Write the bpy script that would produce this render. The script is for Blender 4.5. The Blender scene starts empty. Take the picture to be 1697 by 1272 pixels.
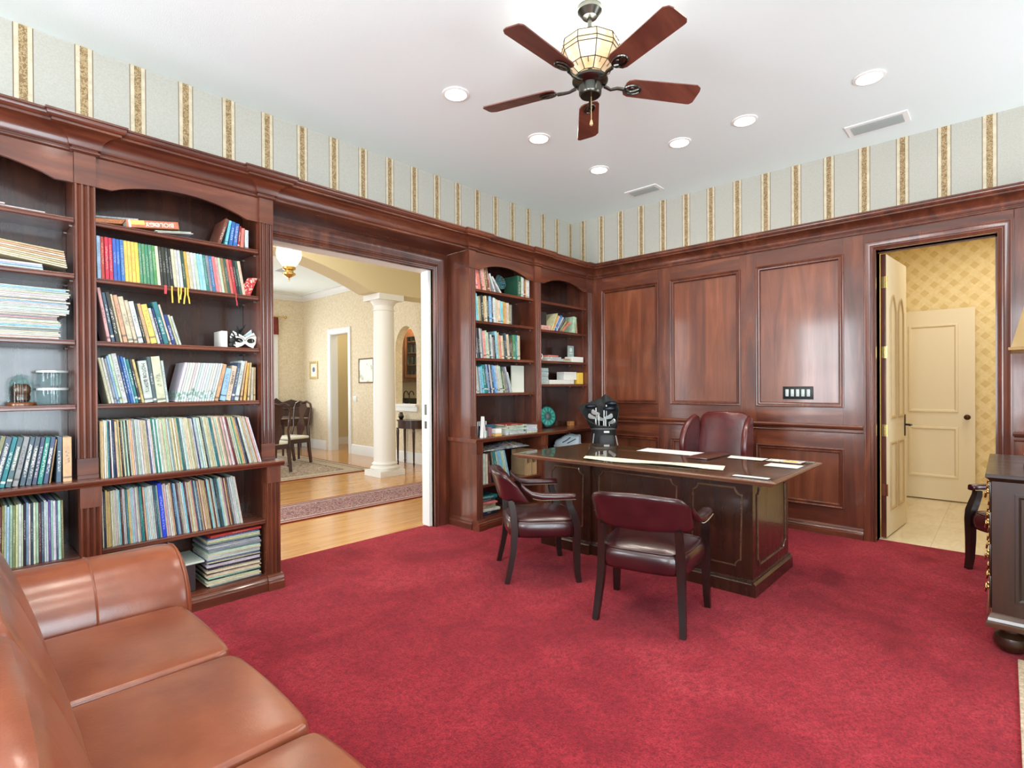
import bpy, bmesh, math, random
from mathutils import Vector, Matrix
random.seed(11)
sc = bpy.context.scene
COL = sc.collection
R = math.radians
cos, sin, pi = math.cos, math.sin, math.pi

# ------------------------------------------------------------------ mesh helper
class MB:
    def __init__(s):
        s.v = []; s.f = []; s.m = []; s.k = 0
    def add(s, vs, fs, k=None):
        b = len(s.v); s.v += [tuple(p) for p in vs]
        for f in fs:
            s.f.append(tuple(b + i for i in f)); s.m.append(s.k if k is None else k)
        return s
    def box(s, x0, x1, y0, y1, z0, z1, k=None):
        return s.add([(x0,y0,z0),(x1,y0,z0),(x1,y1,z0),(x0,y1,z0),(x0,y0,z1),(x1,y0,z1),(x1,y1,z1),(x0,y1,z1)],
                     [(0,3,2,1),(4,5,6,7),(0,1,5,4),(1,2,6,5),(2,3,7,6),(3,0,4,7)], k)
    def rbox(s, x0, x1, y0, y1, z0, z1, r=.01, seg=2, k=None):
        bm = bmesh.new(); bmesh.ops.create_cube(bm, size=1)
        for v in bm.verts:
            v.co = Vector(((x0+x1)/2+v.co.x*(x1-x0), (y0+y1)/2+v.co.y*(y1-y0), (z0+z1)/2+v.co.z*(z1-z0)))
        bmesh.ops.bevel(bm, geom=bm.edges[:], offset=r, segments=seg, profile=.5, affect='EDGES')
        s.bm(bm, k); return s
    def bm(s, bm, k=None, mat=None):
        bm.verts.index_update()
        s.add([(mat @ v.co if mat else v.co) for v in bm.verts], [[v.index for v in f.verts] for f in bm.faces], k); bm.free()
    def prism(s, poly, ax, a0, a1, k=None):
        n = len(poly)
        P = {'x': lambda p, a: (a, p[0], p[1]), 'y': lambda p, a: (p[0], a, p[1]), 'z': lambda p, a: (p[0], p[1], a)}[ax]
        ar = sum(poly[i][0]*poly[(i+1) % n][1]-poly[(i+1) % n][0]*poly[i][1] for i in range(n))
        q = list(poly) if ar > 0 else list(poly)[::-1]
        fs = [tuple(range(n))[::-1], tuple(range(n, 2*n))] + [(i, (i+1) % n, n+(i+1) % n, n+i) for i in range(n)]
        if ax == 'y': fs = [f[::-1] for f in fs]
        return s.add([P(p, a0) for p in q]+[P(p, a1) for p in q], fs, k)
    def loft(s, rings, closed=True, caps=True, k=None, loop=False):
        n = len(rings[0]); vs = [p for r in rings for p in r]; fs = []
        m = len(rings)
        for j in range(m if loop else m-1):
            a = j*n; b = ((j+1) % m)*n
            for i in range(n if closed else n-1):
                i2 = (i+1) % n
                fs.append((a+i, a+i2, b+i2, b+i))
        if caps and closed and not loop:
            fs.append(tuple(range(n))[::-1]); fs.append(tuple(range((m-1)*n, m*n)))
        return s.add(vs, fs, k)
    def lathe(s, prof, c=(0,0,0), seg=24, k=None, caps=True, ax='z'):
        rings = []
        for r, z in prof:
            ring = []
            for i in range(seg):
                a = 2*pi*i/seg
                p = (r*cos(a), r*sin(a), z)
                if ax == 'y': p = (p[0], -p[2], p[1])
                if ax == 'x': p = (p[2], p[0], p[1])
                ring.append((c[0]+p[0], c[1]+p[1], c[2]+p[2]))
            rings.append(ring)
        return s.loft(rings, True, caps, k)
    def tube(s, pts, r, seg=10, k=None, loop=False, sx=1, sy=1, up=(0,0,1), square=False):
        pts = [Vector(p) for p in pts]; n = len(pts); rings = []
        rr = r if hasattr(r, '__len__') else [r]*n
        px = None
        for i, p in enumerate(pts):
            t = (pts[(i+1) % n]-pts[i-1]) if (loop or 0 < i < n-1) else (pts[1]-pts[0] if i == 0 else pts[-1]-pts[-2])
            t.normalize()
            if px is None:
                u = Vector(up)
                if abs(u.dot(t)) > .95: u = Vector((1,0,0))
                px = u.cross(t).normalized()
            else:
                px = (px - t*px.dot(t)).normalized()
            py = t.cross(px)
            if square:
                h = [(-1,-1),(1,-1),(1,1),(-1,1)]
                rings.append([tuple(p+px*(a*rr[i]*sx)+py*(b*rr[i]*sy)) for a, b in h])
            else:
                rings.append([tuple(p+px*(cos(2*pi*j/seg)*rr[i]*sx)+py*(sin(2*pi*j/seg)*rr[i]*sy)) for j in range(seg)])
        return s.loft(rings, True, True, k, loop)
    def frame(s, pts, prof, fn, closed=True, k=None):
        """sweep prof [(d,h)] round the flat polyline pts (a,b), d to the left of travel; fn(a,b,h)->xyz"""
        n = len(pts); rings = []
        for i in range(n):
            p = Vector(pts[i])
            d0 = (p-Vector(pts[i-1])).normalized() if (closed or i > 0) else None
            d1 = (Vector(pts[(i+1) % n])-p).normalized() if (closed or i < n-1) else None
            if d0 is None: d0 = d1
            if d1 is None: d1 = d0
            n0 = Vector((-d0.y, d0.x)); n1 = Vector((-d1.y, d1.x))
            m = (n0+n1); m = m/max(1e-6, m.dot(n0)) if m.length > 1e-6 else n0
            rings.append([fn(p.x+m.x*d, p.y+m.y*d, h) for d, h in prof])
        s.loft(rings, False, False, k, closed)
        if not closed:
            q = len(prof); b = len(s.v)-len(rings)*q
            s.f.append(tuple(b+i for i in range(q))); s.m.append(s.k if k is None else k)
            s.f.append(tuple(b+(n-1)*q+i for i in range(q))[::-1]); s.m.append(s.k if k is None else k)
        return s
    def ball(s, c, r, k=None, sx=1, sy=1, sz=1, seg=12, rings=8):
        pr = [(r*sin(pi*i/rings), -r*cos(pi*i/rings)) for i in range(rings+1)]
        pr[0] = (r*.02, -r); pr[-1] = (r*.02, r)
        b = len(s.v); s.lathe(pr, (0,0,0), seg, k)
        for i in range(b, len(s.v)):
            v = s.v[i]; s.v[i] = (c[0]+v[0]*sx, c[1]+v[1]*sy, c[2]+v[2]*sz)
        return s
    def xf(s, M, b=0):
        for i in range(b, len(s.v)): s.v[i] = tuple(M @ Vector(s.v[i]))
        return s

def obj(name, mb, mats, parent=None, smooth=35, local=False, sub=0, fixn=False):
    """one mesh object; vertices are given in world space (or in the parent's space when local)"""
    me = bpy.data.meshes.new(name)
    off = Vector((0,0,0))
    if mb.v:
        lo = [min(v[i] for v in mb.v) for i in range(3)]; hi = [max(v[i] for v in mb.v) for i in range(3)]
        off = Vector(((lo[0]+hi[0])/2, (lo[1]+hi[1])/2, lo[2]))
    me.from_pydata([(v[0]-off.x, v[1]-off.y, v[2]-off.z) for v in mb.v], [], mb.f)
    if not isinstance(mats, (list, tuple)): mats = [mats]
    for m in mats: me.materials.append(m)
    me.polygons.foreach_set('material_index', mb.m)
    if fixn or smooth:
        bm = bmesh.new(); bm.from_mesh(me); bmesh.ops.recalc_face_normals(bm, faces=bm.faces); bm.to_mesh(me); bm.free()
    if smooth:
        me.polygons.foreach_set('use_smooth', [True]*len(me.polygons))
        me.set_sharp_from_angle(angle=R(smooth))
    me.update()
    o = bpy.data.objects.new(name, me); COL.objects.link(o)
    if parent is not None:
        o.parent = parent
        o.location = off if local else off - wloc(parent)
    else:
        o.location = off
    if sub:
        md = o.modifiers.new('Subdivision', 'SUBSURF'); md.levels = sub; md.render_levels = sub
    return o
def wloc(o):
    l = Vector(o.location)
    while o.parent is not None:
        o = o.parent; l = l + Vector(o.location)
    return l
def tag(o, label=None, cat=None, group=None, kind=None):
    if label: o['label'] = label
    if cat: o['category'] = cat
    if group: o['group'] = group
    if kind: o['kind'] = kind
    return o
def thing(name, label, cat, loc=(0,0,0), rz=0, group=None, kind=None):
    o = bpy.data.objects.new(name, None); COL.objects.link(o); o.empty_display_size = .1
    o.location = loc; o.rotation_euler = (0,0,rz)
    return tag(o, label, cat, group, kind)
def struct(name, mb, mats, label=None, cat=None, **kw):
    o = obj(name, mb, mats, None, **kw); tag(o, label, cat, None, 'structure'); return o
def dup(root, loc, rz=0, label=None, group=None):
    r = root.copy(); COL.objects.link(r); r.location = loc; r.rotation_euler = (0,0,rz)
    if label: r['label'] = label
    if group: r['group'] = group
    for ch in list(root.children):
        c = ch.copy(); COL.objects.link(c); c.parent = r
        for g in list(ch.children):
            d = g.copy(); COL.objects.link(d); d.parent = c
    return r

# ------------------------------------------------------------------ materials
def lin(c):
    f = lambda u: u/12.92 if u <= .04045 else ((u+.055)/1.055)**2.4
    return tuple(f(x/255) for x in c[:3])+(1,)
class NT:
    def __init__(s, name):
        s.m = bpy.data.materials.new(name); s.m.use_nodes = True
        s.t = s.m.node_tree; s.b = s.t.nodes['Principled BSDF']
    def n(s, ty, **kw):
        q = s.t.nodes.new(ty)
        for k_, v in kw.items():
            if hasattr(q, k_): setattr(q, k_, v)
        return q
    def l(s, a, b): s.t.links.new(a, b)
    def set(s, **kw):
        for k_, v in kw.items(): s.b.inputs[k_.replace('_', ' ')].default_value = v
    def coord(s, scale=(1,1,1), kind='Object', rnd=False):
        tc = s.n('ShaderNodeTexCoord'); mp = s.n('ShaderNodeMapping'); mp.inputs['Scale'].default_value = scale
        s.l(tc.outputs[kind], mp.inputs['Vector'])
        if rnd:
            oi = s.n('ShaderNodeObjectInfo'); ml = s.n('ShaderNodeMath', operation='MULTIPLY'); ml.inputs[1].default_value = 37
            s.l(oi.outputs['Random'], ml.inputs[0]); cb = s.n('ShaderNodeCombineXYZ')
            for i in range(3): s.l(ml.outputs[0], cb.inputs[i])
            s.l(cb.outputs[0], mp.inputs['Location'])
        return mp.outputs[0]
    def noise(s, vec, scale=5, detail=4, rough=.55, dist=0):
        q = s.n('ShaderNodeTexNoise'); q.inputs['Scale'].default_value = scale; q.inputs['Detail'].default_value = detail
        q.inputs['Roughness'].default_value = rough; q.inputs['Distortion'].default_value = dist
        s.l(vec, q.inputs['Vector']); return q.outputs['Fac']
    def ramp(s, fac, stops):
        q = s.n('ShaderNodeValToRGB'); e = q.color_ramp.elements
        while len(e) < len(stops): e.new(.5)
        for i, (p, c) in enumerate(stops):
            e[i].position = p; e[i].color = c if len(c) == 4 and max(c) <= 1.0001 else lin(c)
        s.l(fac, q.inputs['Fac']); return q.outputs['Color']
    def mix(s, fac, a, b, mode='MIX'):
        q = s.n('ShaderNodeMix', data_type='RGBA', blend_type=mode)
        if isinstance(fac, (int, float)): q.inputs[0].default_value = fac
        else: s.l(fac, q.inputs[0])
        for v, i in ((a, 6), (b, 7)):
            if isinstance(v, tuple): q.inputs[i].default_value = v
            else: s.l(v, q.inputs[i])
        return q.outputs[2]
    def math(s, op, a, b=None, c=None):
        q = s.n('ShaderNodeMath', operation=op)
        for i, v in enumerate((a, b, c)):
            if v is None: continue
            if isinstance(v, (int, float)): q.inputs[i].default_value = v
            else: s.l(v, q.inputs[i])
        return q.outputs[0]
    def bump(s, h, dist=.002, st=.5):
        q = s.n('ShaderNodeBump'); q.inputs['Strength'].default_value = st; q.inputs['Distance'].default_value = dist
        s.l(h, q.inputs['Height']); s.l(q.outputs['Normal'], s.b.inputs['Normal']); return q
    def col(s, c): s.l(c, s.b.inputs['Base Color'])

def plain(name, rgb, rough=.5, metal=0, spec=.5, coat=0, bump=0, bscale=60, var=0, trans=0, emit=None, estr=0, ior=1.45, alpha=1):
    t = NT(name); t.set(Base_Color=lin(rgb), Roughness=rough, Metallic=metal, Specular_IOR_Level=spec, Coat_Weight=coat, Transmission_Weight=trans, IOR=ior, Alpha=alpha)
    if coat: t.set(Coat_Roughness=.12)
    if var:
        v = t.coord(); f = t.noise(v, 9, 5)
        c = lin(rgb); a = tuple(min(1, x*(1-var)) for x in c[:3])+(1,); b = tuple(min(1, x*(1+var)) for x in c[:3])+(1,)
        t.col(t.ramp(f, [(.3, a), (.7, b)]))
    if bump:
        t.bump(t.noise(t.coord(), bscale, 4), bump, .6)
    if emit: t.set(Emission_Color=lin(emit), Emission_Strength=estr)
    return t.m

def wood(name, dark, mid, light, ax='z', rough=.28, coat=.35, fine=1.0, spec=.5):
    t = NT(name); t.set(Roughness=rough, Coat_Weight=coat, Coat_Roughness=.1, Specular_IOR_Level=spec)
    sc_ = {'x': (1.1, 9, 9), 'y': (9, 1.1, 9), 'z': (9, 9, 1.1)}[ax]
    sf = {'x': (3, 90, 90), 'y': (90, 3, 90), 'z': (90, 90, 3)}[ax]
    v = t.coord(sc_, rnd=True); a = t.noise(v, 1.0*fine, 7, .6, 1.1)
    g = t.noise(t.coord(sf, rnd=True), 1.0*fine, 3, .6)
    bl = t.noise(t.coord((1,1,1), rnd=True), 2.2, 3, .5)
    c = t.ramp(a, [(.28, dark), (.5, mid), (.74, light)])
    c2 = t.mix(t.math('MULTIPLY', t.math('SUBTRACT', 1.0, g), .55), c, lin(dark))
    c3 = t.mix(.35, c2, t.ramp(bl, [(.3, (105,105,105)), (.72, (255,255,255))]), 'MULTIPLY')
    t.col(c3); t.bump(g, .0006, .25)
    t.l(t.ramp(a, [(.2, (rough*1.25,)*3+(1,)), (.8, (rough*.85,)*3+(1,))]), t.b.inputs['Roughness'])
    return t.m

def leather(name, a, b, rough=.33, coat=.25, scale=260):
    t = NT(name); t.set(Roughness=rough, Coat_Weight=coat, Coat_Roughness=.22, Specular_IOR_Level=.5)
    v = t.coord(); f = t.noise(v, 5, 4, .6); c = t.ramp(f, [(.3, a), (.7, b)]); t.col(c)
    vo = t.n('ShaderNodeTexVoronoi'); vo.inputs['Scale'].default_value = scale; t.l(v, vo.inputs['Vector'])
    w = t.noise(v, 14, 3, .5)
    t.bump(t.math('ADD', t.math('MULTIPLY', vo.outputs['Distance'], .12), w), .0035, .35)
    return t.m

# bookcase and panelling timber
WD = ((68,32,22), (106,54,35), (140,80,53))
W_z = wood('mahogany_upright', *WD, ax='z'); W_x = wood('mahogany_across', *WD, ax='x'); W_y = wood('mahogany_along', *WD, ax='y')
W_pan = wood('mahogany_veneer', (86,43,27), (122,66,42), (152,90,60), 'z', rough=.3, coat=.4, fine=.8)
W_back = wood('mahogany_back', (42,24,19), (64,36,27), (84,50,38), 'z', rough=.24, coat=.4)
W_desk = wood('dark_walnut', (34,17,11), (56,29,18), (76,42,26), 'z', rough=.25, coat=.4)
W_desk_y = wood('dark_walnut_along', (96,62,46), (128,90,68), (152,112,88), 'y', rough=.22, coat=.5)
W_leg = wood('dark_chair_wood', (20,11,9), (33,18,14), (48,27,20), 'z', rough=.3, coat=.3)
W_cred = wood('credenza_wood', (30,16,9), (48,28,16), (68,43,26), 'z', rough=.3, coat=.2)
W_blade = wood('fan_blade_wood', (92,45,35), (122,64,50), (142,82,65), 'x', rough=.35, coat=.15)
W_dine = wood('dining_wood', (38,16,12), (62,28,20), (84,42,30), 'z', rough=.28, coat=.3)
W_bar = wood('bar_cabinet_oak', (92,52,26), (126,78,44), (150,98,58), 'z', rough=.4, coat=.1)

WHITE = plain('white_paint', (222,224,222), .45)
CEIL = plain('ceiling_paint', (238,249,248), .9, spec=.2, bump=.0015, bscale=170)
KHAKI = plain('khaki_paint', (206,194,158), .75, spec=.25)
CREAMDOOR = plain('cream_door_paint', (226,214,184), .4)
BRASS = plain('brass', (208,178,112), .25, 1)
CHROME = plain('chrome', (200,200,200), .18, 1)
BLACKM = plain('black_metal', (26,24,24), .35, .6)
PEWTER = plain('dark_pewter', (92,92,86), .28, 1)
BLACK = plain('black_plastic', (18,20,22), .4)
DARKCLOTH = plain('black_nylon', (26,27,28), .7, bump=.002, bscale=90)
PAGE = plain('page_edges', (206,198,178), .85, var=.12)
WHITEP = plain('white_paper', (212,212,206), .7)

def m_stripe(axis, c0, per=.265, half=.0435):
    t = NT('striped_wallpaper_'+axis); t.set(Roughness=.75, Specular_IOR_Level=.25)
    tc = t.n('ShaderNodeNewGeometry'); sp = t.n('ShaderNodeSeparateXYZ'); t.l(tc.outputs['Position'], sp.inputs[0])
    u = sp.outputs['X' if axis == 'x' else 'Y']
    q = t.math('SUBTRACT', u, c0-per/2); q = t.math('FLOORED_MODULO', q, per); d = t.math('ABSOLUTE', t.math('SUBTRACT', q, per/2))
    inside = t.math('LESS_THAN', d, half)
    edge = t.math('MULTIPLY', inside, t.math('GREATER_THAN', d, half-.005))
    core = t.math('LESS_THAN', d, .0185)
    v = t.coord((1,1,1))
    scroll = t.noise(v, 75, 2, .5, 1.6); sm = t.math('GREATER_THAN', scroll, .5)
    base = t.ramp(t.noise(v, 130, 3), [(.3, (181,178,167)), (.7, (192,190,180))])
    mar = t.ramp(t.noise(v, 22, 4, .6, .5), [(.3, (200,188,160)), (.7, (222,211,186))])
    cc = t.mix(sm, lin((184,160,120)), lin((138,112,80)))
    c = t.mix(inside, base, mar); c = t.mix(core, c, cc); c = t.mix(edge, c, lin((128,112,92)))
    t.col(c); return t.m
STR_N = m_stripe('x', .58); STR_E = m_stripe('y', .087)

def m_damask(name, a, b, sc_=26):
    t = NT(name); t.set(Roughness=.75, Specular_IOR_Level=.3); v = t.coord((1,1,1))
    f = t.noise(v, sc_, 4, .6, 1.2); t.col(t.ramp(f, [(.38, a), (.6, b)])); return t.m
DAMASK = m_damask('cream_damask_wallpaper', (206,192,162), (224,212,186))

def m_diamond():
    t = NT('diamond_wallpaper'); t.set(Roughness=.7, Specular_IOR_Level=.3)
    g = t.n('ShaderNodeNewGeometry'); sp = t.n('ShaderNodeSeparateXYZ'); t.l(g.outputs['Position'], sp.inputs[0])
    s_ = .044
    h = t.math('ADD', sp.outputs['X'], sp.outputs['Y'])
    a = t.math('ADD', t.math('DIVIDE', h, s_), t.math('DIVIDE', sp.outputs['Z'], s_))
    b = t.math('SUBTRACT', t.math('DIVIDE', h, s_), t.math('DIVIDE', sp.outputs['Z'], s_))
    fa = t.math('FLOOR', t.math('DIVIDE', a, 2)); fb = t.math('FLOOR', t.math('DIVIDE', b, 2))
    ma = t.math('FLOORED_MODULO', fa, 2); mb_ = t.math('FLOORED_MODULO', fb, 2)
    pick = t.math('MULTIPLY', ma, mb_)
    pick2 = t.math('MULTIPLY', t.math('SUBTRACT', 1, ma), t.math('SUBTRACT', 1, mb_))
    v = t.coord(); n = t.noise(v, 22, 5, .65)
    c = t.ramp(n, [(.3, (222,200,146)), (.7, (238,220,172))])
    c = t.mix(t.math('MULTIPLY', pick, t.math('MULTIPLY', n, 1.5)), c, lin((214,188,130)))
    c = t.mix(t.math('MULTIPLY', pick2, .25), c, lin((240,226,190)))
    t.col(c); return t.m
DIAM = m_diamond()

def m_carpet():
    t = NT('crimson_carpet'); t.set(Roughness=.95, Specular_IOR_Level=.1, Sheen_Weight=.06, Sheen_Roughness=.5)
    v = t.coord(); a = t.noise(v, 1.7, 4, .6, .8); b = t.noise(v, 14, 5, .7); f = t.noise(v, 130, 3, .75)
    c = t.ramp(a, [(.34, (150,28,40)), (.53, (186,48,60)), (.7, (204,64,74))])
    c = t.mix(t.math('MULTIPLY', t.math('SUBTRACT', .62, b), 1.2), c, lin((124,20,36)))
    g = t.noise(v, 55, 3, .7)
    c = t.mix(t.math('MULTIPLY', t.math('SUBTRACT', .60, g), 2.6), c, lin((108,16,32)))
    c = t.mix(t.math('MULTIPLY', t.math('SUBTRACT', .62, f), 2.6), c, lin((96,14,28)))
    t.col(c); t.bump(t.math('ADD', t.math('MULTIPLY', b, .6), f), .012, .8); return t.m
CARPET = m_carpet()

def m_planks():
    t = NT('honey_oak_planks'); t.set(Roughness=.22, Coat_Weight=.4, Coat_Roughness=.12)
    tc = t.n('ShaderNodeNewGeometry'); br = t.n('ShaderNodeTexBrick'); t.l(tc.outputs['Position'], br.inputs['Vector'])
    br.offset = .37; br.inputs['Scale'].default_value = 1; br.inputs['Brick Width'].default_value = 1.3; br.inputs['Row Height'].default_value = .083
    br.inputs['Mortar Size'].default_value = .0012; br.inputs['Color1'].default_value = lin((206,150,84)); br.inputs['Color2'].default_value = lin((182,124,64)); br.inputs['Mortar'].default_value = lin((120,76,36))
    n = t.noise(t.coord((1.2, 26, 1)), 1.6, 6, .6, .6)
    c = t.mix(.55, br.outputs['Color'], t.ramp(n, [(.3, (150,98,46)), (.7, (220,168,100))])); t.col(c); return t.m
PLANKS = m_planks()
def m_tile():
    t = NT('cream_marble_tile'); t.set(Roughness=.2, Coat_Weight=.2)
    tc = t.n('ShaderNodeNewGeometry'); br = t.n('ShaderNodeTexBrick'); t.l(tc.outputs['Position'], br.inputs['Vector']); br.offset = 0
    br.inputs['Scale'].default_value = 1; br.inputs['Brick Width'].default_value = .45; br.inputs['Row Height'].default_value = .45; br.inputs['Mortar Size'].default_value = .003
    br.inputs['Color1'].default_value = lin((226,212,180)); br.inputs['Color2'].default_value = lin((218,202,168)); br.inputs['Mortar'].default_value = lin((190,172,138))
    n = t.noise(t.coord((1.5, 5, 1)), 2, 6, .6, 1.5)
    t.col(t.mix(.35, br.outputs['Color'], t.ramp(n, [(.35, (204,184,146)), (.6, (232,220,192))]))); return t.m
TILE = m_tile()

def m_rug(name, ground, pal, border, x0, x1, y0, y1, sc_=9, bw=.13):
    """woven oriental rug: border bands from the rug's own edges and a small repeated flower field"""
    t = NT(name); t.set(Roughness=.95, Specular_IOR_Level=.1)
    g = t.n('ShaderNodeNewGeometry'); sp = t.n('ShaderNodeSeparateXYZ'); t.l(g.outputs['Position'], sp.inputs[0])
    X, Y = sp.outputs['X'], sp.outputs['Y']
    dx = t.math('MINIMUM', t.math('SUBTRACT', X, x0), t.math('SUBTRACT', x1, X)); dy = t.math('MINIMUM', t.math('SUBTRACT', Y, y0), t.math('SUBTRACT', y1, Y))
    d = t.math('MINIMUM', dx, dy)
    vo = t.n('ShaderNodeTexVoronoi'); vo.inputs['Scale'].default_value = sc_; t.l(g.outputs['Position'], vo.inputs['Vector']); vo.inputs['Randomness'].default_value = .55
    ring = t.math('FRACT', t.math('MULTIPLY', vo.outputs['Distance'], 3.1))
    n = t.noise(t.coord(), sc_*3.2, 3, .6, .8)
    c = t.ramp(ring, [(0, pal[0]), (.3, pal[1]), (.5, ground), (.72, pal[2]), (1, pal[3])])
    c = t.mix(t.math('GREATER_THAN', n, .55), c, lin(pal[4]))
    c = t.mix(t.math('MULTIPLY', t.math('LESS_THAN', d, bw), .75), c, lin(border[0]))
    c = t.mix(t.math('MULTIPLY', t.math('LESS_THAN', t.math('ABSOLUTE', t.math('SUBTRACT', d, bw)), .012), .9), c, lin(border[1]))
    c = t.mix(t.math('MULTIPLY', t.math('LESS_THAN', t.math('ABSOLUTE', t.math('SUBTRACT', d, bw*.35)), .01), .9), c, lin(border[1]))
    c = t.mix(t.math('LESS_THAN', d, .022), c, lin(border[2]))
    c = t.mix(.35, c, t.ramp(t.noise(t.coord(), 60, 3), [(.3, (150,150,150)), (.7, (255,255,255))]), 'MULTIPLY')
    t.col(c); t.bump(n, .003, .4); return t.m

def glass(name, tint=(255,255,255), rough=0, ior=1.45):
    t = NT(name); t.t.nodes.remove(t.b); fr = t.n('ShaderNodeFresnel'); fr.inputs['IOR'].default_value = ior
    tr = t.n('ShaderNodeBsdfTransparent'); tr.inputs['Color'].default_value = lin(tint); gs = t.n('ShaderNodeBsdfGlossy'); gs.inputs['Roughness'].default_value = rough
    mx = t.n('ShaderNodeMixShader'); ge = t.n('ShaderNodeNewGeometry'); t.l(t.math('MULTIPLY', fr.outputs[0], t.math('SUBTRACT', 1, ge.outputs['Backfacing'])), mx.inputs[0]); t.l(tr.outputs[0], mx.inputs[1]); t.l(gs.outputs[0], mx.inputs[2])
    t.l(mx.outputs[0], t.t.nodes['Material Output'].inputs['Surface']); return t.m
GLASS = glass('clear_glass', (244,250,249))
SHEETGLASS = glass('desk_glass', (244,250,247), 0, 1.5)
THIN = glass('thin_glass', (244,250,249), 0, 1.3)
# ------------------------------------------------------------------ camera (from the photograph's vanishing points)
yaw, pitch, roll = 8.20586789e-01, -5.09318055e-03, -6.26560872e-03
F_ = Vector((sin(yaw)*cos(pitch), cos(yaw)*cos(pitch), sin(pitch)))
r_ = Vector((cos(yaw), -sin(yaw), 0)); u_ = r_.cross(F_)
R_ = r_*cos(roll)+u_*sin(roll); U_ = u_*cos(roll)-r_*sin(roll)
cd = bpy.data.cameras.new('camera'); cam = bpy.data.objects.new('camera', cd); COL.objects.link(cam)
cam.matrix_world = Matrix(((R_.x, U_.x, -F_.x, 0), (R_.y, U_.y, -F_.y, 0), (R_.z, U_.z, -F_.z, 1.335), (0,0,0,1)))
cd.sensor_width = 36; cd.lens = 878.12/1697*36; cd.shift_y = 6.98/1697; cd.clip_start = .05
sc.camera = cam

XW, YW, ZC = 5.37, 3.975, 3.345
WX0, SY0 = -2.7, -1.7
# ------------------------------------------------------------------ study shell
struct('floor', MB().box(WX0, 5.46, SY0, 4.085, -.03, 0), CARPET, 'crimson cut pile carpet of the study', 'carpet', smooth=0)
struct('ceiling', MB().box(WX0, 5.52, SY0, 4.15, ZC, ZC+.08), CEIL, 'plain white study ceiling', 'ceiling', smooth=0)
OX0, OX1, OZ = 1.66, 3.168, 2.435
m = MB()
for (y0, y1, k) in ((YW, YW+.01, 0), (YW+.01, 4.15, 1)):
    m.box(WX0, OX0, y0, y1, 0, ZC, k); m.box(OX1, XW, y0, y1, 0, ZC, k); m.box(OX0, OX1, y0, y1, OZ, ZC, k)
struct('wall_north', m, [STR_N, KHAKI], 'striped wallpaper wall behind the bookcases with the hall opening', 'wall', smooth=0)
DY0, DY1, DZ = .045, .797, 2.45
m = MB()
for (x0, x1, k) in ((XW, XW+.01, 0), (XW+.01, 5.52, 1)):
    m.box(x0, x1, SY0, DY0, 0, ZC, k); m.box(x0, x1, DY1, 4.15, 0, ZC, k); m.box(x0, x1, DY0, DY1, DZ, ZC, k)
struct('wall_east', m, [STR_E, DIAM], 'striped wallpaper above the panelled wall with the bathroom doorway', 'wall', smooth=0)
# walls behind the viewer, with the windows that light the room, one of them added
m = MB(); wins_w = [(-.9, .7), (2.35, 3.5)]; wz0, wz1 = .55, 2.75
ys = [SY0]+[q for w in wins_w for q in w]+[4.15]
for i in range(0, len(ys), 2): m.box(WX0-.15, WX0, ys[i], ys[i+1], 0, ZC)
for a, b in wins_w: m.box(WX0-.15, WX0, a, b, 0, wz0); m.box(WX0-.15, WX0, a, b, wz1, ZC)
struct('wall_west', m, STR_E, smooth=0)
m = MB(); wins_s = [(-1.7, -.5), (.05, 1.15), (3.75, 5.15)]  # last window is added, out of view, to brighten the ceiling's right side
xs = [WX0]+[q for w in wins_s for q in w]+[5.52]
for i in range(0, len(xs), 2): m.box(xs[i], xs[i+1], SY0-.15, SY0, 0, ZC)
for a, b in wins_s: m.box(a, b, SY0-.15, SY0, 0, wz0); m.box(a, b, SY0-.15, SY0, wz1, ZC)
struct('wall_south', m, STR_N, smooth=0)
n_ = 0
for a, b in wins_w:
    n_ += 1; m = MB()
    for y in (a, (a+b)/2-.02, b-.04): m.box(WX0-.1, WX0-.05, y, y+.04, wz0, wz1)
    for z in (wz0, (wz0+wz1)/2, wz1-.04): m.box(WX0-.098, WX0-.052, a+.04, b-.04, z, z+.04)
    struct('window_%d' % n_, m, WHITE, smooth=0)
for a, b in wins_s:
    n_ += 1; m = MB()
    for x in (a, (a+b)/2-.02, b-.04): m.box(x, x+.04, SY0-.1, SY0-.05, wz0, wz1)
    for z in (wz0, (wz0+wz1)/2, wz1-.04): m.box(a+.04, b-.04, SY0-.098, SY0-.052, z, z+.04)
    struct('window_%d' % n_, m, WHITE, smooth=0)

# ------------------------------------------------------------------ mouldings
def arcp(cx, cz, r0, a0, a1, n=7, r1=None):
    r1 = r1 or r0
    return [(cx+r0*cos(R(a0+(a1-a0)*i/n)), cz+r1*sin(R(a0+(a1-a0)*i/n))) for i in range(n+1)]
CR0, CR1 = 2.60, 2.757
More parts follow.
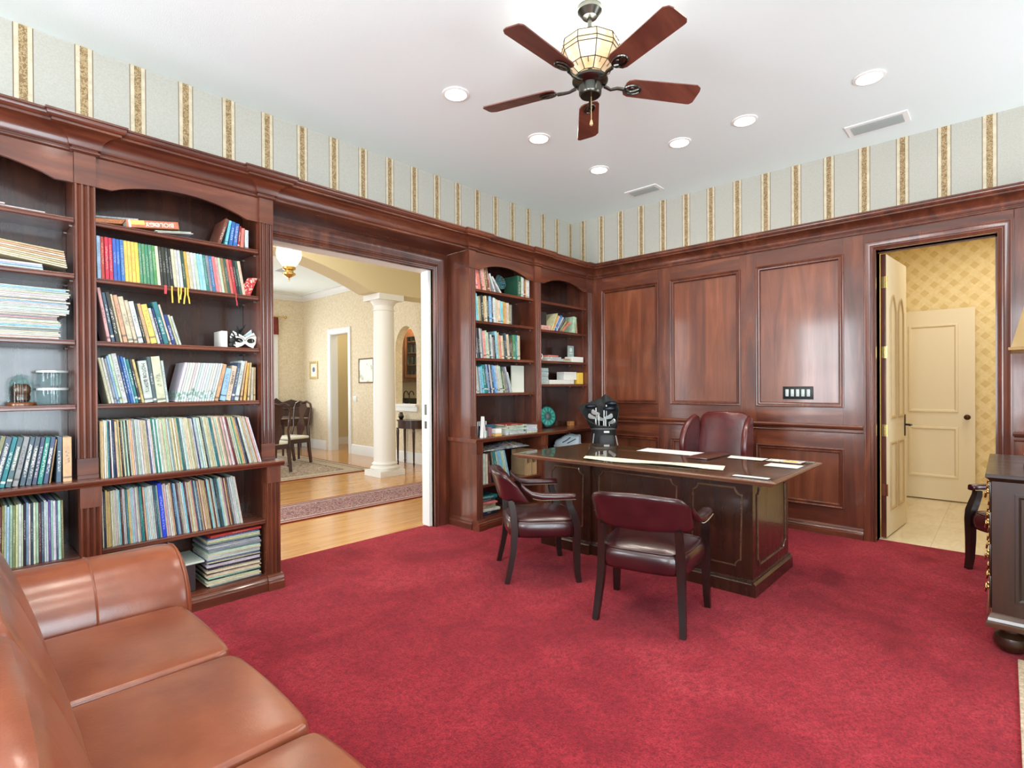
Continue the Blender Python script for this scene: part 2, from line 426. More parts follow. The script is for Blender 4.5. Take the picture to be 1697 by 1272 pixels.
# crown profile: (projection, height above the fascia line)
CROWN = [(0,0),(.012,0),(.018,.006),(.018,.014),(.010,.019),(.010,.026),(.020,.026),(.024,.032)]+[(.095-.071*cos(R(a)), .032+.068*sin(R(a))) for a in (15,30,45,60,75,88)]+[(.100,.104),(.100,.116),(.109,.118),(.116,.126),(.120,.136),(.120,.144),(.126,.146),(.126,.157),(0,.157)]
def crown_fn(a, b, h): return (a, b, CR0+h)
def crown_run(name, pts, mat, label=None):
    m = MB(); rings = []
    n = len(pts)
    for i in range(n):
        p = Vector(pts[i]); d0 = (p-Vector(pts[i-1])).normalized() if i else None; d1 = (Vector(pts[i+1])-p).normalized() if i < n-1 else None
        if d0 is None: d0 = d1
        if d1 is None: d1 = d0
        n0 = Vector((d0.y, -d0.x)); n1 = Vector((d1.y, -d1.x)); q = n0+n1; q = q/q.dot(n0)
        rings.append([(p.x+q.x*d, p.y+q.y*d, CR0+h) for d, h in CROWN])
    m.loft(rings, True, True)
    return struct(name, m, mat, label, 'crown moulding', smooth=28)
FY, PY = 3.665, 3.640     # fascia plane and pilaster plane of the bookcases
PIL = [(-.485, -.395), (.485, .577), (1.445, 1.535), (3.331, 3.415), (4.268, 4.371), (5.231, 5.328)]
pts = [(-2.6, FY)]
for a, b in PIL[:5]: pts += [(a, FY), (a, PY), (b, PY), (b, FY)]
pts += [(PIL[5][0], FY), (PIL[5][0], PY), (XW-.022, PY), (XW-.022, -1.0)]
crown_run('trim_1', pts, W_x, 'stepped mahogany crown moulding above bookcases and panelling')
# soffit and fascia over the opening
struct('trim_2', MB().box(PIL[2][1]+.001, PIL[3][0]-.001, FY+.002, 3.9745, 2.600, 2.618), W_x, 'mahogany soffit above the hall opening', 'soffit', smooth=0)
# casing round the hall opening
CAS = [(0,0),(0,.018),(.012,.022),(.018,.016),(.030,.020),(.036,.026),(.048,.026),(.054,.018),(.066,.022),(.100,.030),(.108,.034),(.122,.034),(.126,.028),(.134,.028),(.134,0)]
m = MB().frame([(OX1, 0), (OX1, OZ), (OX0, OZ), (OX0, 0)], [(-d, h) for d, h in CAS], lambda a, b, h: (a, YW-.001-h, b), closed=False)
m.box(OX0-.018, OX0, YW-.001, 4.15, 0, OZ+.0); m.box(OX1, OX1+.018, YW-.001, 4.0, 0, OZ); m.box(OX0, OX1, YW-.001, 4.0, OZ-.005, OZ+.018)
struct('trim_3', m, W_z, 'mahogany casing around the wide hall opening', 'casing', smooth=28)
struct('trim_10', MB().box(OX0, OX1, 4.0005, 4.152, OZ-.006, OZ+.002).box(OX1-.001, OX1+.002, 4.101, 4.152, 0, OZ), WHITE, smooth=0)
struct('trim_4', MB().box(OX0-.132, 3.372, 3.9555, 3.974, 2.56, 2.6005).box(OX1+.129, 3.372, 3.9555, 3.974, 0, 2.561).box(1.494, OX0-.129, 3.9555, 3.974, 0, 2.561).box(5.3285, XW-.001, 3.6385, 3.66, 0, CR0), W_z, smooth=0)
d1 = struct('door_1', MB().box(3.136, 3.167, 4.005, 4.10, .004, OZ-.002), WHITE, 'white edge of the pocket door in the hall opening', 'door', smooth=0)
obj('latch', MB().box(3.133, 3.136, 4.035, 4.065, 1.06, 1.16).box(3.133, 3.136, 4.035, 4.065, .93, 1.0), PEWTER, d1, smooth=0)
# bathroom doorway casing on the panelled wall
CX = XW-.022
m = MB().frame([(DY0, 0), (DY0, DZ), (DY1, DZ), (DY1, 0)], [(d*.66, h*.8) for d, h in CAS], lambda a, b, h: (CX-.001-h, a, b), closed=False)
for y0, y1 in ((DY0-.018, DY0), (DY1, DY1+.018)): m.box(CX-.001, 5.52, y0, y1, 0, DZ)
m.box(CX-.001, 5.52, DY0, DY1, DZ, DZ+.018)
m.box(5.44, 5.455, DY0, DY0+.012, 0, DZ); m.box(5.44, 5.455, DY0, DY1, DZ-.012, DZ)
struct('trim_5', m, W_z, 'mahogany casing around the bathroom doorway', 'casing', smooth=28)

# ------------------------------------------------------------------ wainscot panelling on the east wall
PNL = [(2.787, 3.508), (1.915, 2.640), (1.038, 1.757)]
UZ, LZ = (1.128, 2.452), (.247, .756)
wp = thing('trim_6', 'mahogany wall panelling with three tall panels and a chair rail', 'wall panelling', (CX, 2.2, 0), kind='structure')
x0, x1 = CX, XW-.001
ST = [(3.508, 3.6375), (2.640, 2.787), (1.757, 1.915), (.885, 1.038)]
for a, b in ST: obj('stile', MB().box(x0, x1, a+.0006, b-.0006, .0, CR0+.02), W_z, wp, smooth=0)
for a, b in PNL:
    for z0, z1 in ((0, LZ[0]), (LZ[1], UZ[0]), (UZ[1], CR0+.02)): obj('rail', MB().box(x0, x1, a, b, z0, z1), W_y, wp, smooth=0)
    for z0, z1 in (UZ, LZ):
        obj('panel', MB().box(XW-.012, x1, a, b, z0, z1), W_pan, wp, smooth=0)
        pr = [(-.006,0),(-.006,.014),(.000,.020),(.008,.016),(.012,.009),(.018,.009),(.022,.014),(.028,.013),(.034,.004),(.036,-.0095)]
        obj('panel_moulding', MB().frame([(a, z0), (b, z0), (b, z1), (a, z1)], pr, lambda p, q, h: (x0-h, p, q)), W_z, wp, smooth=28)
# panelling right of the doorway
obj('stile', MB().box(x0, x1, -.16, DY0-.09+.001, 0, CR0+.02), W_z, wp, smooth=0)
obj('rail', MB().box(x0, x1, DY0-.092, .887, DZ+.09, CR0+.02), W_y, wp, smooth=0)
obj('panel', MB().box(XW-.012, x1, -1.6, -.16, 0, CR0+.02), W_pan, wp, smooth=0)
RAILP = [(0,0),(.010,.002),(.016,.010),(.010,.018),(.010,.030),(.024,.040),(.030,.052),(.030,.062),(.022,.072),(0,.074)]
for y0, y1 in ((.888, 3.533), (-1.6, -.036)):
    obj('chair_rail', MB().prism([(CX-.0005-d, .902+h) for d, h in RAILP], 'y', y0, y1), W_y, wp, smooth=28)
BASEP = [(0,0),(.030,0),(.030,.044),(.026,.047),(.024,.056),(.026,.060),(.020,.066),(.016,.076),(.018,.080),(.010,.092),(0,.096)]
for k_, (y0, y1) in enumerate(((.888, 3.50), (-1.6, -.036))):
    struct('baseboard_east' if k_ == 0 else 'baseboard_east_end', MB().prism([(CX-.0005-d, h) for d, h in BASEP], 'y', y0, y1), W_y, 'stepped mahogany baseboard' if k_ == 0 else None, 'baseboard' if k_ == 0 else None, smooth=28)

# light switch plate
sp_ = thing('switch_plate', 'black five gang light switch plate on the tall panel near the doorway', 'light switch', (XW-.0125, 1.399, 1.25))
obj('plate', MB().rbox(XW-.020, XW-.0125, 1.272, 1.526, 1.192, 1.310, .003), BLACK, sp_)
for i in range(5):
    y = 1.310+i*.0445
    obj('rocker', MB().rbox(XW-.026, XW-.0195, y-.014, y+.014, 1.218, 1.284, .003), plain('rocker_grey', (176,186,184), .3) if i == 0 else bpy.data.materials['rocker_grey'], sp_)

# recessed ceiling lights and vents
TRIMW = plain('light_trim', (246,246,244), .4)
LENS = plain('lamp_lens', (255,250,240), .5, emit=(255,244,226), estr=14)
names = ['nearest the left wallpaper and the fan', 'over the bookcase beyond the fan', 'closest to the far corner of the ceiling', 'between the far corner and the small vent row', 'next along from the far corner row beside the fan blade', 'nearest the bathroom doorway above the larger vent']
LPOS = [(2.423,2.769),(3.321,2.778),(4.190,2.776),(4.187,1.982),(4.184,1.456),(4.165,.655)]
labs = ['glowing recessed ceiling light left of the lowest fan blade', 'glowing recessed ceiling light just below the left of the hanging fan blade', 'smallest glowing recessed ceiling light nearest the room corner', 'glowing recessed ceiling light right of the corner one', 'glowing recessed ceiling light beside the right fan blade', 'largest glowing recessed ceiling light near the bathroom doorway vent']
for (x, y), lb in zip(LPOS, labs):
    t_ = thing('recessed_ceiling_light', lb, 'ceiling light', (x, y, ZC), group='recessed ceiling lights')
    obj('trim_ring', MB().loft([[(x+r*cos(2*pi*i/32), y+r*sin(2*pi*i/32), z) for i in range(32)] for r, z in ((.092, ZC-.0005), (.092, ZC-.006), (.074, ZC-.010), (.070, ZC-.002))], True, False), TRIMW, t_)
    obj('lens', MB().lathe([(.070, ZC-.003), (.001, ZC-.0032)], (x, y, 0), 32, caps=False), LENS, t_)
VENTM = plain('vent_grey', (168,176,172), .5)
VDARK = plain('vent_shadow_box', (70,74,72), .7)
for (x, y, lx, ly, lb) in ((4.962, 2.74, .115, .285, 'small slatted ceiling vent near the room corner'), (4.955, .728, .15, .33, 'larger slatted ceiling vent nearer the bathroom doorway')):
    t_ = thing('ceiling_vent', lb, 'vent', (x, y, ZC), group='slatted ceiling vents')
    m = MB(); fr = .035
    m.box(x-lx/2-fr, x+lx/2+fr, y-ly/2-fr, y-ly/2, ZC-.008, ZC-.0005); m.box(x-lx/2-fr, x+lx/2+fr, y+ly/2, y+ly/2+fr, ZC-.008, ZC-.0005)
    m.box(x-lx/2-fr, x-lx/2, y-ly/2, y+ly/2, ZC-.008, ZC-.0005); m.box(x+lx/2, x+lx/2+fr, y-ly/2, y+ly/2, ZC-.008, ZC-.0005)
    obj('frame', m, TRIMW, t_, smooth=0)
    m = MB(); ns = 7
    for i in range(ns):
        xx = x-lx/2+lx*(i+.5)/ns; m.prism([(xx-.009, ZC-.002), (xx-.007, ZC-.002), (xx+.009, ZC-.014), (xx+.007, ZC-.014)], 'y', y-ly/2, y+ly/2)
    obj('slats', m, VENTM, t_, smooth=0)
    obj('duct_shade', MB().box(x-lx/2, x+lx/2, y-ly/2, y+ly/2, ZC-.0015, ZC-.0005), VDARK, t_, smooth=0)  # thin dark sheet, shade behind the slats put into its colour

# ------------------------------------------------------------------ daylight and lamps
w = bpy.data.worlds.new('world'); sc.world = w; w.use_nodes = True
w.node_tree.nodes['Background'].inputs[0].default_value = (.78, .89, 1, 1); w.node_tree.nodes['Background'].inputs[1].default_value = 1.0
def area(name, loc, rot, sx, sy, e, col=(1,1,1), spread=180):
    l = bpy.data.lights.new(name, 'AREA'); l.shape = 'RECTANGLE'; l.size = sx; l.size_y = sy; l.energy = e; l.color = col; l.spread = R(spread)
    o = bpy.data.objects.new(name, l); COL.objects.link(o); o.location = loc; o.rotation_euler = rot; return o
DAY = (.86, .94, 1.0)
for a, b in wins_w: area('daylight_window', (WX0-.06, (a+b)/2, (wz0+wz1)/2), (0, R(-90), 0), wz1-wz0, b-a, 170, DAY)
for a, b in wins_s: area('daylight_window', ((a+b)/2, SY0-.06, (wz0+wz1)/2), (R(90), 0, 0), b-a, wz1-wz0, 110 if a < 3 else 70, DAY if a < 0 or a > 3 else (.74, .90, 1.0))  # last of these lights the added right-hand window
def spot(name, loc, e, col, ang=150, blend=.6, rad=.06):
    l = bpy.data.lights.new(name, 'SPOT'); l.energy = e; l.color = col; l.spot_size = R(ang); l.spot_blend = blend; l.shadow_soft_size = rad
    o = bpy.data.objects.new(name, l); COL.objects.link(o); o.location = loc; return o
WARM = (1, .90, .76)
for x, y in LPOS+[(.62, 2.77), (.62, 1.6), (.62, .45), (2.42, .45)]: spot('downlight', (x, y, ZC-.03), 34, WARM)
l = bpy.data.lights.new('fan_uplight', 'SPOT'); l.energy = 14; l.color = (1,.94,.86); l.spot_size = R(170); l.spot_blend = .9; l.shadow_soft_size = .1
o = bpy.data.objects.new('fan_uplight', l); COL.objects.link(o); o.location = (2.364, 1.62, 3.16); o.rotation_euler = (pi, 0, 0)
sc.view_settings.view_transform = 'Standard'; sc.view_settings.look = 'None'; sc.view_settings.gamma = 1; sc.view_settings.exposure = .22
sc.view_settings.use_curve_mapping = False
sc.cycles.use_denoising = True; sc.cycles.max_bounces = 10; sc.cycles.diffuse_bounces = 6; sc.cycles.sample_clamp_indirect = 6
# ------------------------------------------------------------------ hall and dining room beyond the opening
EX = 5.53
struct('floor_hall', MB().box(-.9, 7.0, 4.085, 11.7, -.03, -.001), PLANKS, 'honey oak plank floor of the hall and dining room', 'wood floor', smooth=0)
m = MB()
m.box(EX, EX+.15, 4.15, 7.39, 0, 3.6); m.box(EX, EX+.15, 8.01, 9.62, 0, 3.6); m.box(EX, EX+.15, 10.33, 11.7, 0, 3.6); m.box(EX, EX+.15, 9.62, 10.33, 2.43, 3.6)
m.box(EX, EX+.15, 7.39, 8.01, 0, .98)
arch = [(7.70+.31*cos(R(a)), 1.95+.44*sin(R(a))) for a in range(0, 181, 10)]
m.prism([(7.39, 3.6)]+arch[::-1]+[(8.01, 3.6)], 'x', EX, EX+.15)
struct('wall_hall_east', m, DAMASK, 'cream damask wall with arched bar niche and doorway', 'wall', smooth=0)
m = MB()
nx0, nx1, nz0, nz1 = 3.15, 4.84, .75, 2.55
m.box(-.9, nx0, 11.55, 11.7, 0, 3.6); m.box(nx1, EX, 11.55, 11.7, 0, 3.6); m.box(nx0, nx1, 11.55, 11.7, 0, nz0); m.box(nx0, nx1, 11.55, 11.7, nz1, 3.6)
struct('wall_hall_north', m, DAMASK, 'cream damask end wall of the dining room', 'wall', smooth=0)
m = MB()
for a, b, c, d in ((nx0-.1, nx0, nz0-.1, nz1+.1), (nx1, nx1+.1, nz0-.1, nz1+.1), (nx0, nx1, nz1, nz1+.1), (nx0, nx1, nz0-.1, nz0), ((nx0+nx1)/2-.02, (nx0+nx1)/2+.02, nz0, nz1), (nx0, nx1, 1.63, 1.67)): m.box(a, b, 11.52, 11.56, c, d)
m.box(nx1, nx1+.1, 11.52, 11.549, 0, nz0-.1)
struct('window_dining', m, WHITE, 'white framed dining room window', 'window', smooth=0)
m = MB(); m.box(-1.05, -.9, 4.15, 4.5, 0, 3.6); m.box(-1.05, -.9, 6.4, 8.0, 0, 3.6); m.box(-1.05, -.9, 10.6, 11.7, 0, 3.6); m.box(-1.05, -.9, 4.5, 6.4, 2.9, 3.6); m.box(-1.05, -.9, 8.0, 10.6, 0, .6); m.box(-1.05, -.9, 8.0, 10.6, 2.7, 3.6)
struct('wall_hall_west', m, DAMASK, smooth=0)
struct('ceiling_hall', MB().box(-1.05, EX+.15, 4.15, 6.67, 3.55, 3.65), CEIL, smooth=0)
struct('ceiling_dining', MB().box(-1.05, EX+.15, 7.05, 11.7, 3.37, 3.45), CEIL, 'white dining room ceiling', 'ceiling', smooth=0)
# arched beam carried by the column
m = MB(); ax_ = [2.4+1.82*i/16 for i in range(-16, 17)]
pr = [(-.9, 2.70)]+[(x, 2.70+.40*(1-((x-2.4)/1.82)**2)) for x in ax_]+[(EX-.001, 2.70), (EX-.001, 3.549), (-.9, 3.549)]
m.prism(pr, 'y', 6.67, 7.05)
struct('beam', m, KHAKI, 'khaki arched beam between hall and dining room', 'beam', smooth=20)
# column
def column(cx, cy):
    m = MB(); m.box(cx-.215, cx+.215, cy-.215, cy+.215, 0, .085)
    m.lathe([(.205,.085),(.212,.10),(.212,.125),(.200,.14),(.178,.15),(.178,.165),(.19,.172),(.19,.185),(.175,.195),(.164,.21),(.163,.9),(.158,1.6),(.150,2.46),(.160,2.466),(.160,2.482),(.150,2.49),(.150,2.54),(.156,2.546),(.172,2.575),(.196,2.60),(.196,2.612)], (cx, cy, 0), 40)
    m.box(cx-.215, cx+.215, cy-.215, cy+.215, 2.612, 2.698)
    struct('column', m, WHITE, 'round white column on a square plinth beyond the opening', 'column', smooth=30)
column(4.54, 6.87)
# baseboards, crown
HB = [(0,0),(.02,0),(.02,.15),(.014,.165),(.014,.178),(.006,.19),(0,.192)]
k_ = 0
for y0, y1 in ((4.16, 9.515), (10.535, 11.549)):
    struct('baseboard_hall_east' if k_ == 0 else 'baseboard_hall_corner', MB().prism([(EX-d-.0005, h) for d, h in HB], 'y', y0, y1), WHITE, smooth=30); k_ += 1
struct('baseboard_hall_north', MB().prism([(11.55-d-.0005, h) for d, h in HB], 'x', nx1+.1, EX-.02), WHITE, smooth=30)
HC = [(0,0),(.012,0),(.02,.02),(.05,.04),(.075,.08),(.085,.10),(.13,.11),(.13,.13),(0,.13)]
m = MB().prism([(EX-d-.0005, 3.239+h) for d, h in HC], 'y', 7.051, 11.549)
m.prism([(11.549-d, 3.239+h) for d, h in HC], 'x', -.9, EX)
struct('trim_7', m, WHITE, 'white crown moulding of the dining room', 'crown moulding', smooth=30)
# doorway casing, lining and the passage beyond
m = MB().frame([(9.62, 0), (9.62, 2.43), (10.33, 2.43), (10.33, 0)], [(0,0),(0,.016),(.02,.02),(.08,.024),(.1,.024),(.1,0)], lambda a, b, h: (EX-.001-h, a, b), closed=False)
m.box(EX-.001, EX+.15, 9.62, 9.635, 0, 2.43); m.box(EX-.001, EX+.15, 10.315, 10.33, 0, 2.43); m.box(EX-.001, EX+.15, 9.635, 10.315, 2.415, 2.43)
struct('trim_8', m, WHITE, 'white casing of the doorway in the damask wall', 'casing', smooth=28)
m = MB().box(6.75, 6.85, 9.51, 11.7, 0, 3.0).box(5.69, 6.75, 11.2, 11.3, 0, 3.0).box(5.69, 6.75, 9.51, 9.56, 0, 3.0).box(5.69, 6.85, 9.51, 11.7, 3.0, 3.05)
struct('wall_passage', m, KHAKI, smooth=0)
struct('baseboard_passage', MB().prism([(6.749-d, h) for d, h in HB], 'y', 9.57, 11.2).box(5.69, 6.75, 11.18, 11.199, 0, .17), WHITE, smooth=0)

# bar niche behind the arch
m = MB().box(6.55, 6.65, 7.0, 9.5, 0, 2.8).box(5.69, 6.55, 7.0, 7.1, 0, 2.8).box(5.69, 6.55, 9.42, 9.5, 0, 2.8).box(5.69, 6.65, 7.0, 9.5, 2.8, 2.85)
struct('wall_bar', m, plain('bar_wall', (232,222,196), .7), smooth=0)
struct('trim_9', MB().box(EX-.05, EX+.16, 7.36, 8.04, .981, 1.02).box(EX-.035, EX-.0005, 7.34, 8.06, .90, .98), WHITE, 'white sill of the arched bar niche', 'sill', smooth=0)
bc = thing('bar_cabinet', 'oak glass front wall cabinet seen through the arched niche', 'cabinet', (6.4, 8.7, 1.42))
obj('body', MB().box(6.25, 6.549, 8.05, 9.40, 1.42, 1.50).box(6.25, 6.549, 8.05, 9.40, 2.38, 2.46).box(6.25, 6.549, 8.05, 8.09, 1.5, 2.38).box(6.25, 6.549, 9.36, 9.40, 1.5, 2.38).box(6.53, 6.549, 8.09, 9.36, 1.5, 2.38), W_bar, bc, smooth=0)
for y0, y1 in ((8.10, 8.705), (8.735, 9.35)):
    d_ = obj('door', MB().box(6.228, 6.249, y0, y0+.06, 1.5, 2.38).box(6.228, 6.249, y1-.06, y1, 1.5, 2.38).box(6.228, 6.249, y0+.06, y1-.06, 1.5, 1.56).box(6.228, 6.249, y0+.06, y1-.06, 2.30, 2.38), W_bar, bc, smooth=0)
    obj('pane', MB().box(6.237, 6.241, y0+.06, y1-.06, 1.56, 2.30), GLASS, d_, smooth=0)
    for z in (1.74, 1.98, 2.2): obj('shelf', MB().box(6.26, 6.53, y0-.01, y1+.01, z, z+.018), W_bar, bc, smooth=0)
GLS = plain('tumbler_glass', (150,160,158), .15, trans=.6)
for z in (1.501, 1.759, 1.999, 2.219):
    for j in range(9):
        y = 8.16+.13*j+(.02 if z > 1.8 else 0); h = .13 if z < 1.6 else .15
        tag(obj('drinking_glass', MB().lathe([(.028,0),(.034,h),(.030,h),(.025,.008)], (6.40, y, z), 12), GLS), 'clear drinking glass standing in the oak bar cabinet', 'drinking glass', 'drinking glasses in the bar cabinet')
ct = thing('bar_counter', 'dark bar counter with sink behind the arched niche', 'counter', (6.2, 8.5, 0))
obj('base', MB().box(5.98, 6.549, 7.2, 9.40, 0, .90), W_bar, ct, smooth=0)
obj('countertop', MB().box(5.95, 6.549, 7.15, 9.41, .901, .94).box(6.52, 6.549, 7.15, 9.41, .94, 1.09), plain('black_granite', (34,32,30), .15), ct, smooth=0)
def faucet(y, lb):
    f = thing('bar_faucet', lb, 'faucet', (6.3, y, .94))
    obj('base', MB().lathe([(.024,.941),(.024,.96),(.014,.97),(.012,1.0)], (6.3, y, 0), 14), CHROME, f)
    pts = [(6.3, y, 1.0+.16*i/4) for i in range(5)]+[(6.3, y-.075+.075*cos(R(a)), 1.16+.075*sin(R(a))) for a in range(20, 190, 20)]
    obj('spout', MB().tube(pts, .011, 10), PEWTER, f)
faucet(8.66, 'curved chrome bar faucet at the front of the sink')
faucet(8.84, 'smaller curved chrome tap left of the main bar faucet')

# pictures and switch on the damask wall
def picture(y0, y1, z0, z1, fm, art, lb, b=.035):
    t_ = thing('framed_picture', lb, 'picture', (EX, (y0+y1)/2, z0))
    obj('frame', MB().frame([(y0, z0), (y1, z0), (y1, z1), (y0, z1)], [(0,.001),(0,.018),(b*.5,.024),(b,.016),(b,.001)], lambda a, c, h: (EX-h, a, c)), fm, t_, smooth=28)
    obj('print', MB().box(EX-.010, EX-.002, y0+b, y1-b, z0+b, z1-b), art, t_, smooth=0)
t = NT('landscape_print'); v = t.coord((1,1,1)); t.col(t.mix(t.math('GREATER_THAN', t.noise(v, 7, 4), .57), lin((226,228,218)), t.ramp(t.noise(v, 18, 4), [(.35, (150,168,150)), (.65, (206,206,180))]))); ART1 = t.m
t = NT('small_blue_print'); tc = t.n('ShaderNodeTexCoord'); sp = t.n('ShaderNodeSeparateXYZ'); t.l(tc.outputs['Generated'], sp.inputs[0])
t.col(t.mix(t.math('LESS_THAN', t.math('ADD', t.math('POWER', t.math('MULTIPLY', t.math('SUBTRACT', sp.outputs[1], .5), 2.6), 2), t.math('POWER', t.math('MULTIPLY', t.math('SUBTRACT', sp.outputs[2], .55), 3), 2)), .35), lin((228,222,206)), lin((92,112,150)))); ART2 = t.m
picture(10.885, 11.245, 1.505, 1.885, plain('pale_gold_frame', (196,172,118), .4, .4), ART2, 'small gilt framed print near the corner of the dining room', .05)
picture(8.70, 9.225, 1.40, 1.875, plain('thin_dark_gold_frame', (134,108,70), .4, .4), ART1, 'pale landscape print beside the white column', .022)
s_ = thing('wall_switch', 'white double light switch beside the damask doorway', 'light switch', (EX, 9.38, 1.03))
obj('plate', MB().rbox(EX-.008, EX-.0005, 9.32, 9.44, 1.03, 1.145, .003), WHITE, s_)
for y in (9.355, 9.405): obj('rocker', MB().rbox(EX-.013, EX-.007, y-.016, y+.016, 1.055, 1.12, .003), WHITE, s_)

# curtain valance, vent, lantern
VAL = plain('rust_valance_cloth', (110,44,34), .85, var=.25)
va = thing('curtain_valance', 'rust red swagged curtain valance on the dining window', 'valance', (4.2, 11.46, 2.45))
m = MB(); rings = []
for i in range(41):
    x = 3.0+1.93*i/40; s = abs(sin(i*pi/10)); zz = 2.46-.0*s+.14*(1-s)*1.0; yy = 11.45+.02*cos(i*1.7)
    if i > 36: zz = 2.46
    rings.append([(x, yy, 2.83), (x, yy-.012, 2.6), (x, yy-.006, zz), (x, yy+.006, zz), (x, yy+.012, 2.83)])
m.loft(rings, True, True); obj('cloth', m, VAL, va)
obj('rod', MB().tube([(2.9, 11.47, 2.845), (5.06, 11.47, 2.845)], .014, 10).ball((5.09, 11.47, 2.845), .03), BRASS, va)
for x in (3.3, 4.9): obj('bracket', MB().box(x-.01, x+.01, 11.47, 11.549, 2.835, 2.855), BRASS, va, smooth=0)
t_ = thing('dining_ceiling_vent', 'small slatted vent in the dining room ceiling', 'vent', (4.05, 9.2, 3.37))
obj('slats', MB().box(3.97, 4.13, 9.05, 9.35, 3.360, 3.3695), VENTM, t_, smooth=0)
LX, LY = 2.482, 5.5
lt = thing('pendant_lantern', 'hurricane glass pendant lantern with brass base hanging in the hall', 'pendant light', (LX, LY, 2.44))
prof = [(.062,2.60),(.085,2.625),(.118,2.68),(.128,2.73),(.118,2.79),(.092,2.84),(.078,2.875),(.086,2.91),(.118,2.95),(.124,2.955)]
GLOBE = plain('etched_globe', (250,244,230), .25, trans=.8, alpha=.55, emit=(255,240,212), estr=.45)
obj('glass_shade', MB().lathe(prof+[(r-.004, z) for r, z in prof[::-1]], (LX, LY, 0), 32), GLOBE, lt)
obj('brass_base', MB().lathe([(.004,2.44),(.008,2.465),(.006,2.475),(.03,2.49),(.062,2.51),(.066,2.525),(.045,2.535),(.04,2.555),(.064,2.568),(.066,2.59),(.05,2.60)], (LX, LY, 0), 28), BRASS, lt)
obj('candle_bulb', MB().lathe([(.014,2.601),(.016,2.70),(.022,2.72),(.026,2.77),(.016,2.82),(.002,2.85)], (LX, LY, 0), 16), plain('lit_bulb', (255,246,228), .4, emit=(255,236,200), estr=9), lt)
m = MB()
for k in range(3):
    a = 2*pi*k/3+.4; m.tube([(LX+.122*cos(a), LY+.122*sin(a), 2.955), (LX+.03*cos(a), LY+.03*sin(a), 3.3), (LX, LY, 3.5)], .004, 6)
m.lathe([(.06,3.549),(.055,3.52),(.012,3.50)], (LX, LY, 0), 20); obj('hanging_chain', m, BRASS, lt)

# rugs
RUN = m_rug('runner_weave', (150,96,96), [(96,54,64),(196,172,166),(128,72,76),(214,196,188),(112,84,96)], [(128,84,84),(206,188,178),(122,40,32)], -.6, 5.45, 5.14, 5.94, 11, .12)
tag(obj('runner_rug', MB().box(-.6, 5.45, 5.14, 5.94, 0, .009), RUN, smooth=0), 'long faded red oriental runner along the hall floor', 'rug')
DR = m_rug('dining_rug_weave', (196,180,150), [(86,74,78),(206,192,170),(170,138,122),(190,182,156),(140,120,116)], [(190,174,150),(92,66,70),(128,44,36)], 1.2, 4.70, 7.42, 10.75, 6.5, .34)
tag(obj('dining_rug', MB().box(1.2, 4.70, 7.42, 10.75, 0, .010), DR, smooth=0), 'large beige oriental rug under the dining chairs', 'rug')

# demilune console beside the column
co = thing('console_table', 'small bow fronted mahogany console against the damask wall', 'console table', (5.40, 7.395, 0))
bow = [(EX-.025, 7.08)]+[(EX-.025-.30*sin(R(a))**.8, 7.395-.315*cos(R(a))) for a in range(6, 180, 12)]+[(EX-.025, 7.71)]
obj('top', MB().prism(bow, 'z', .745, .765), W_dine, co, smooth=25)
bow2 = [((x-5.505)*.94+5.505, (y-7.395)*.95+7.395) for x, y in bow]
obj('apron', MB().prism(bow2, 'z', .625, .745), W_dine, co, smooth=25)
for lx, ly in ((5.48, 7.12), (5.48, 7.67), (5.30, 7.17), (5.30, 7.62)):
    obj('leg', MB().lathe([(.012,0),(.015,.03),(.020,.05),(.013,.07),(.015,.10),(.024,.56),(.026,.58),(.018,.60),(.024,.626)], (lx, ly, 0), 14), W_dine, co)
cr = thing('creamer_jug', 'small dark metal jug on the console table', 'jug', (5.40, 7.66, .766))
obj('body', MB().lathe([(.025,.766),(.045,.79),(.05,.82),(.035,.85),(.028,.87),(.034,.885)], (5.40, 7.66, 0), 18), PEWTER, cr)
obj('handle', MB().tube([(5.40, 7.695, .865), (5.40, 7.735, .855), (5.40, 7.735, .81), (5.40, 7.705, .80)], .005, 8), PEWTER, cr)

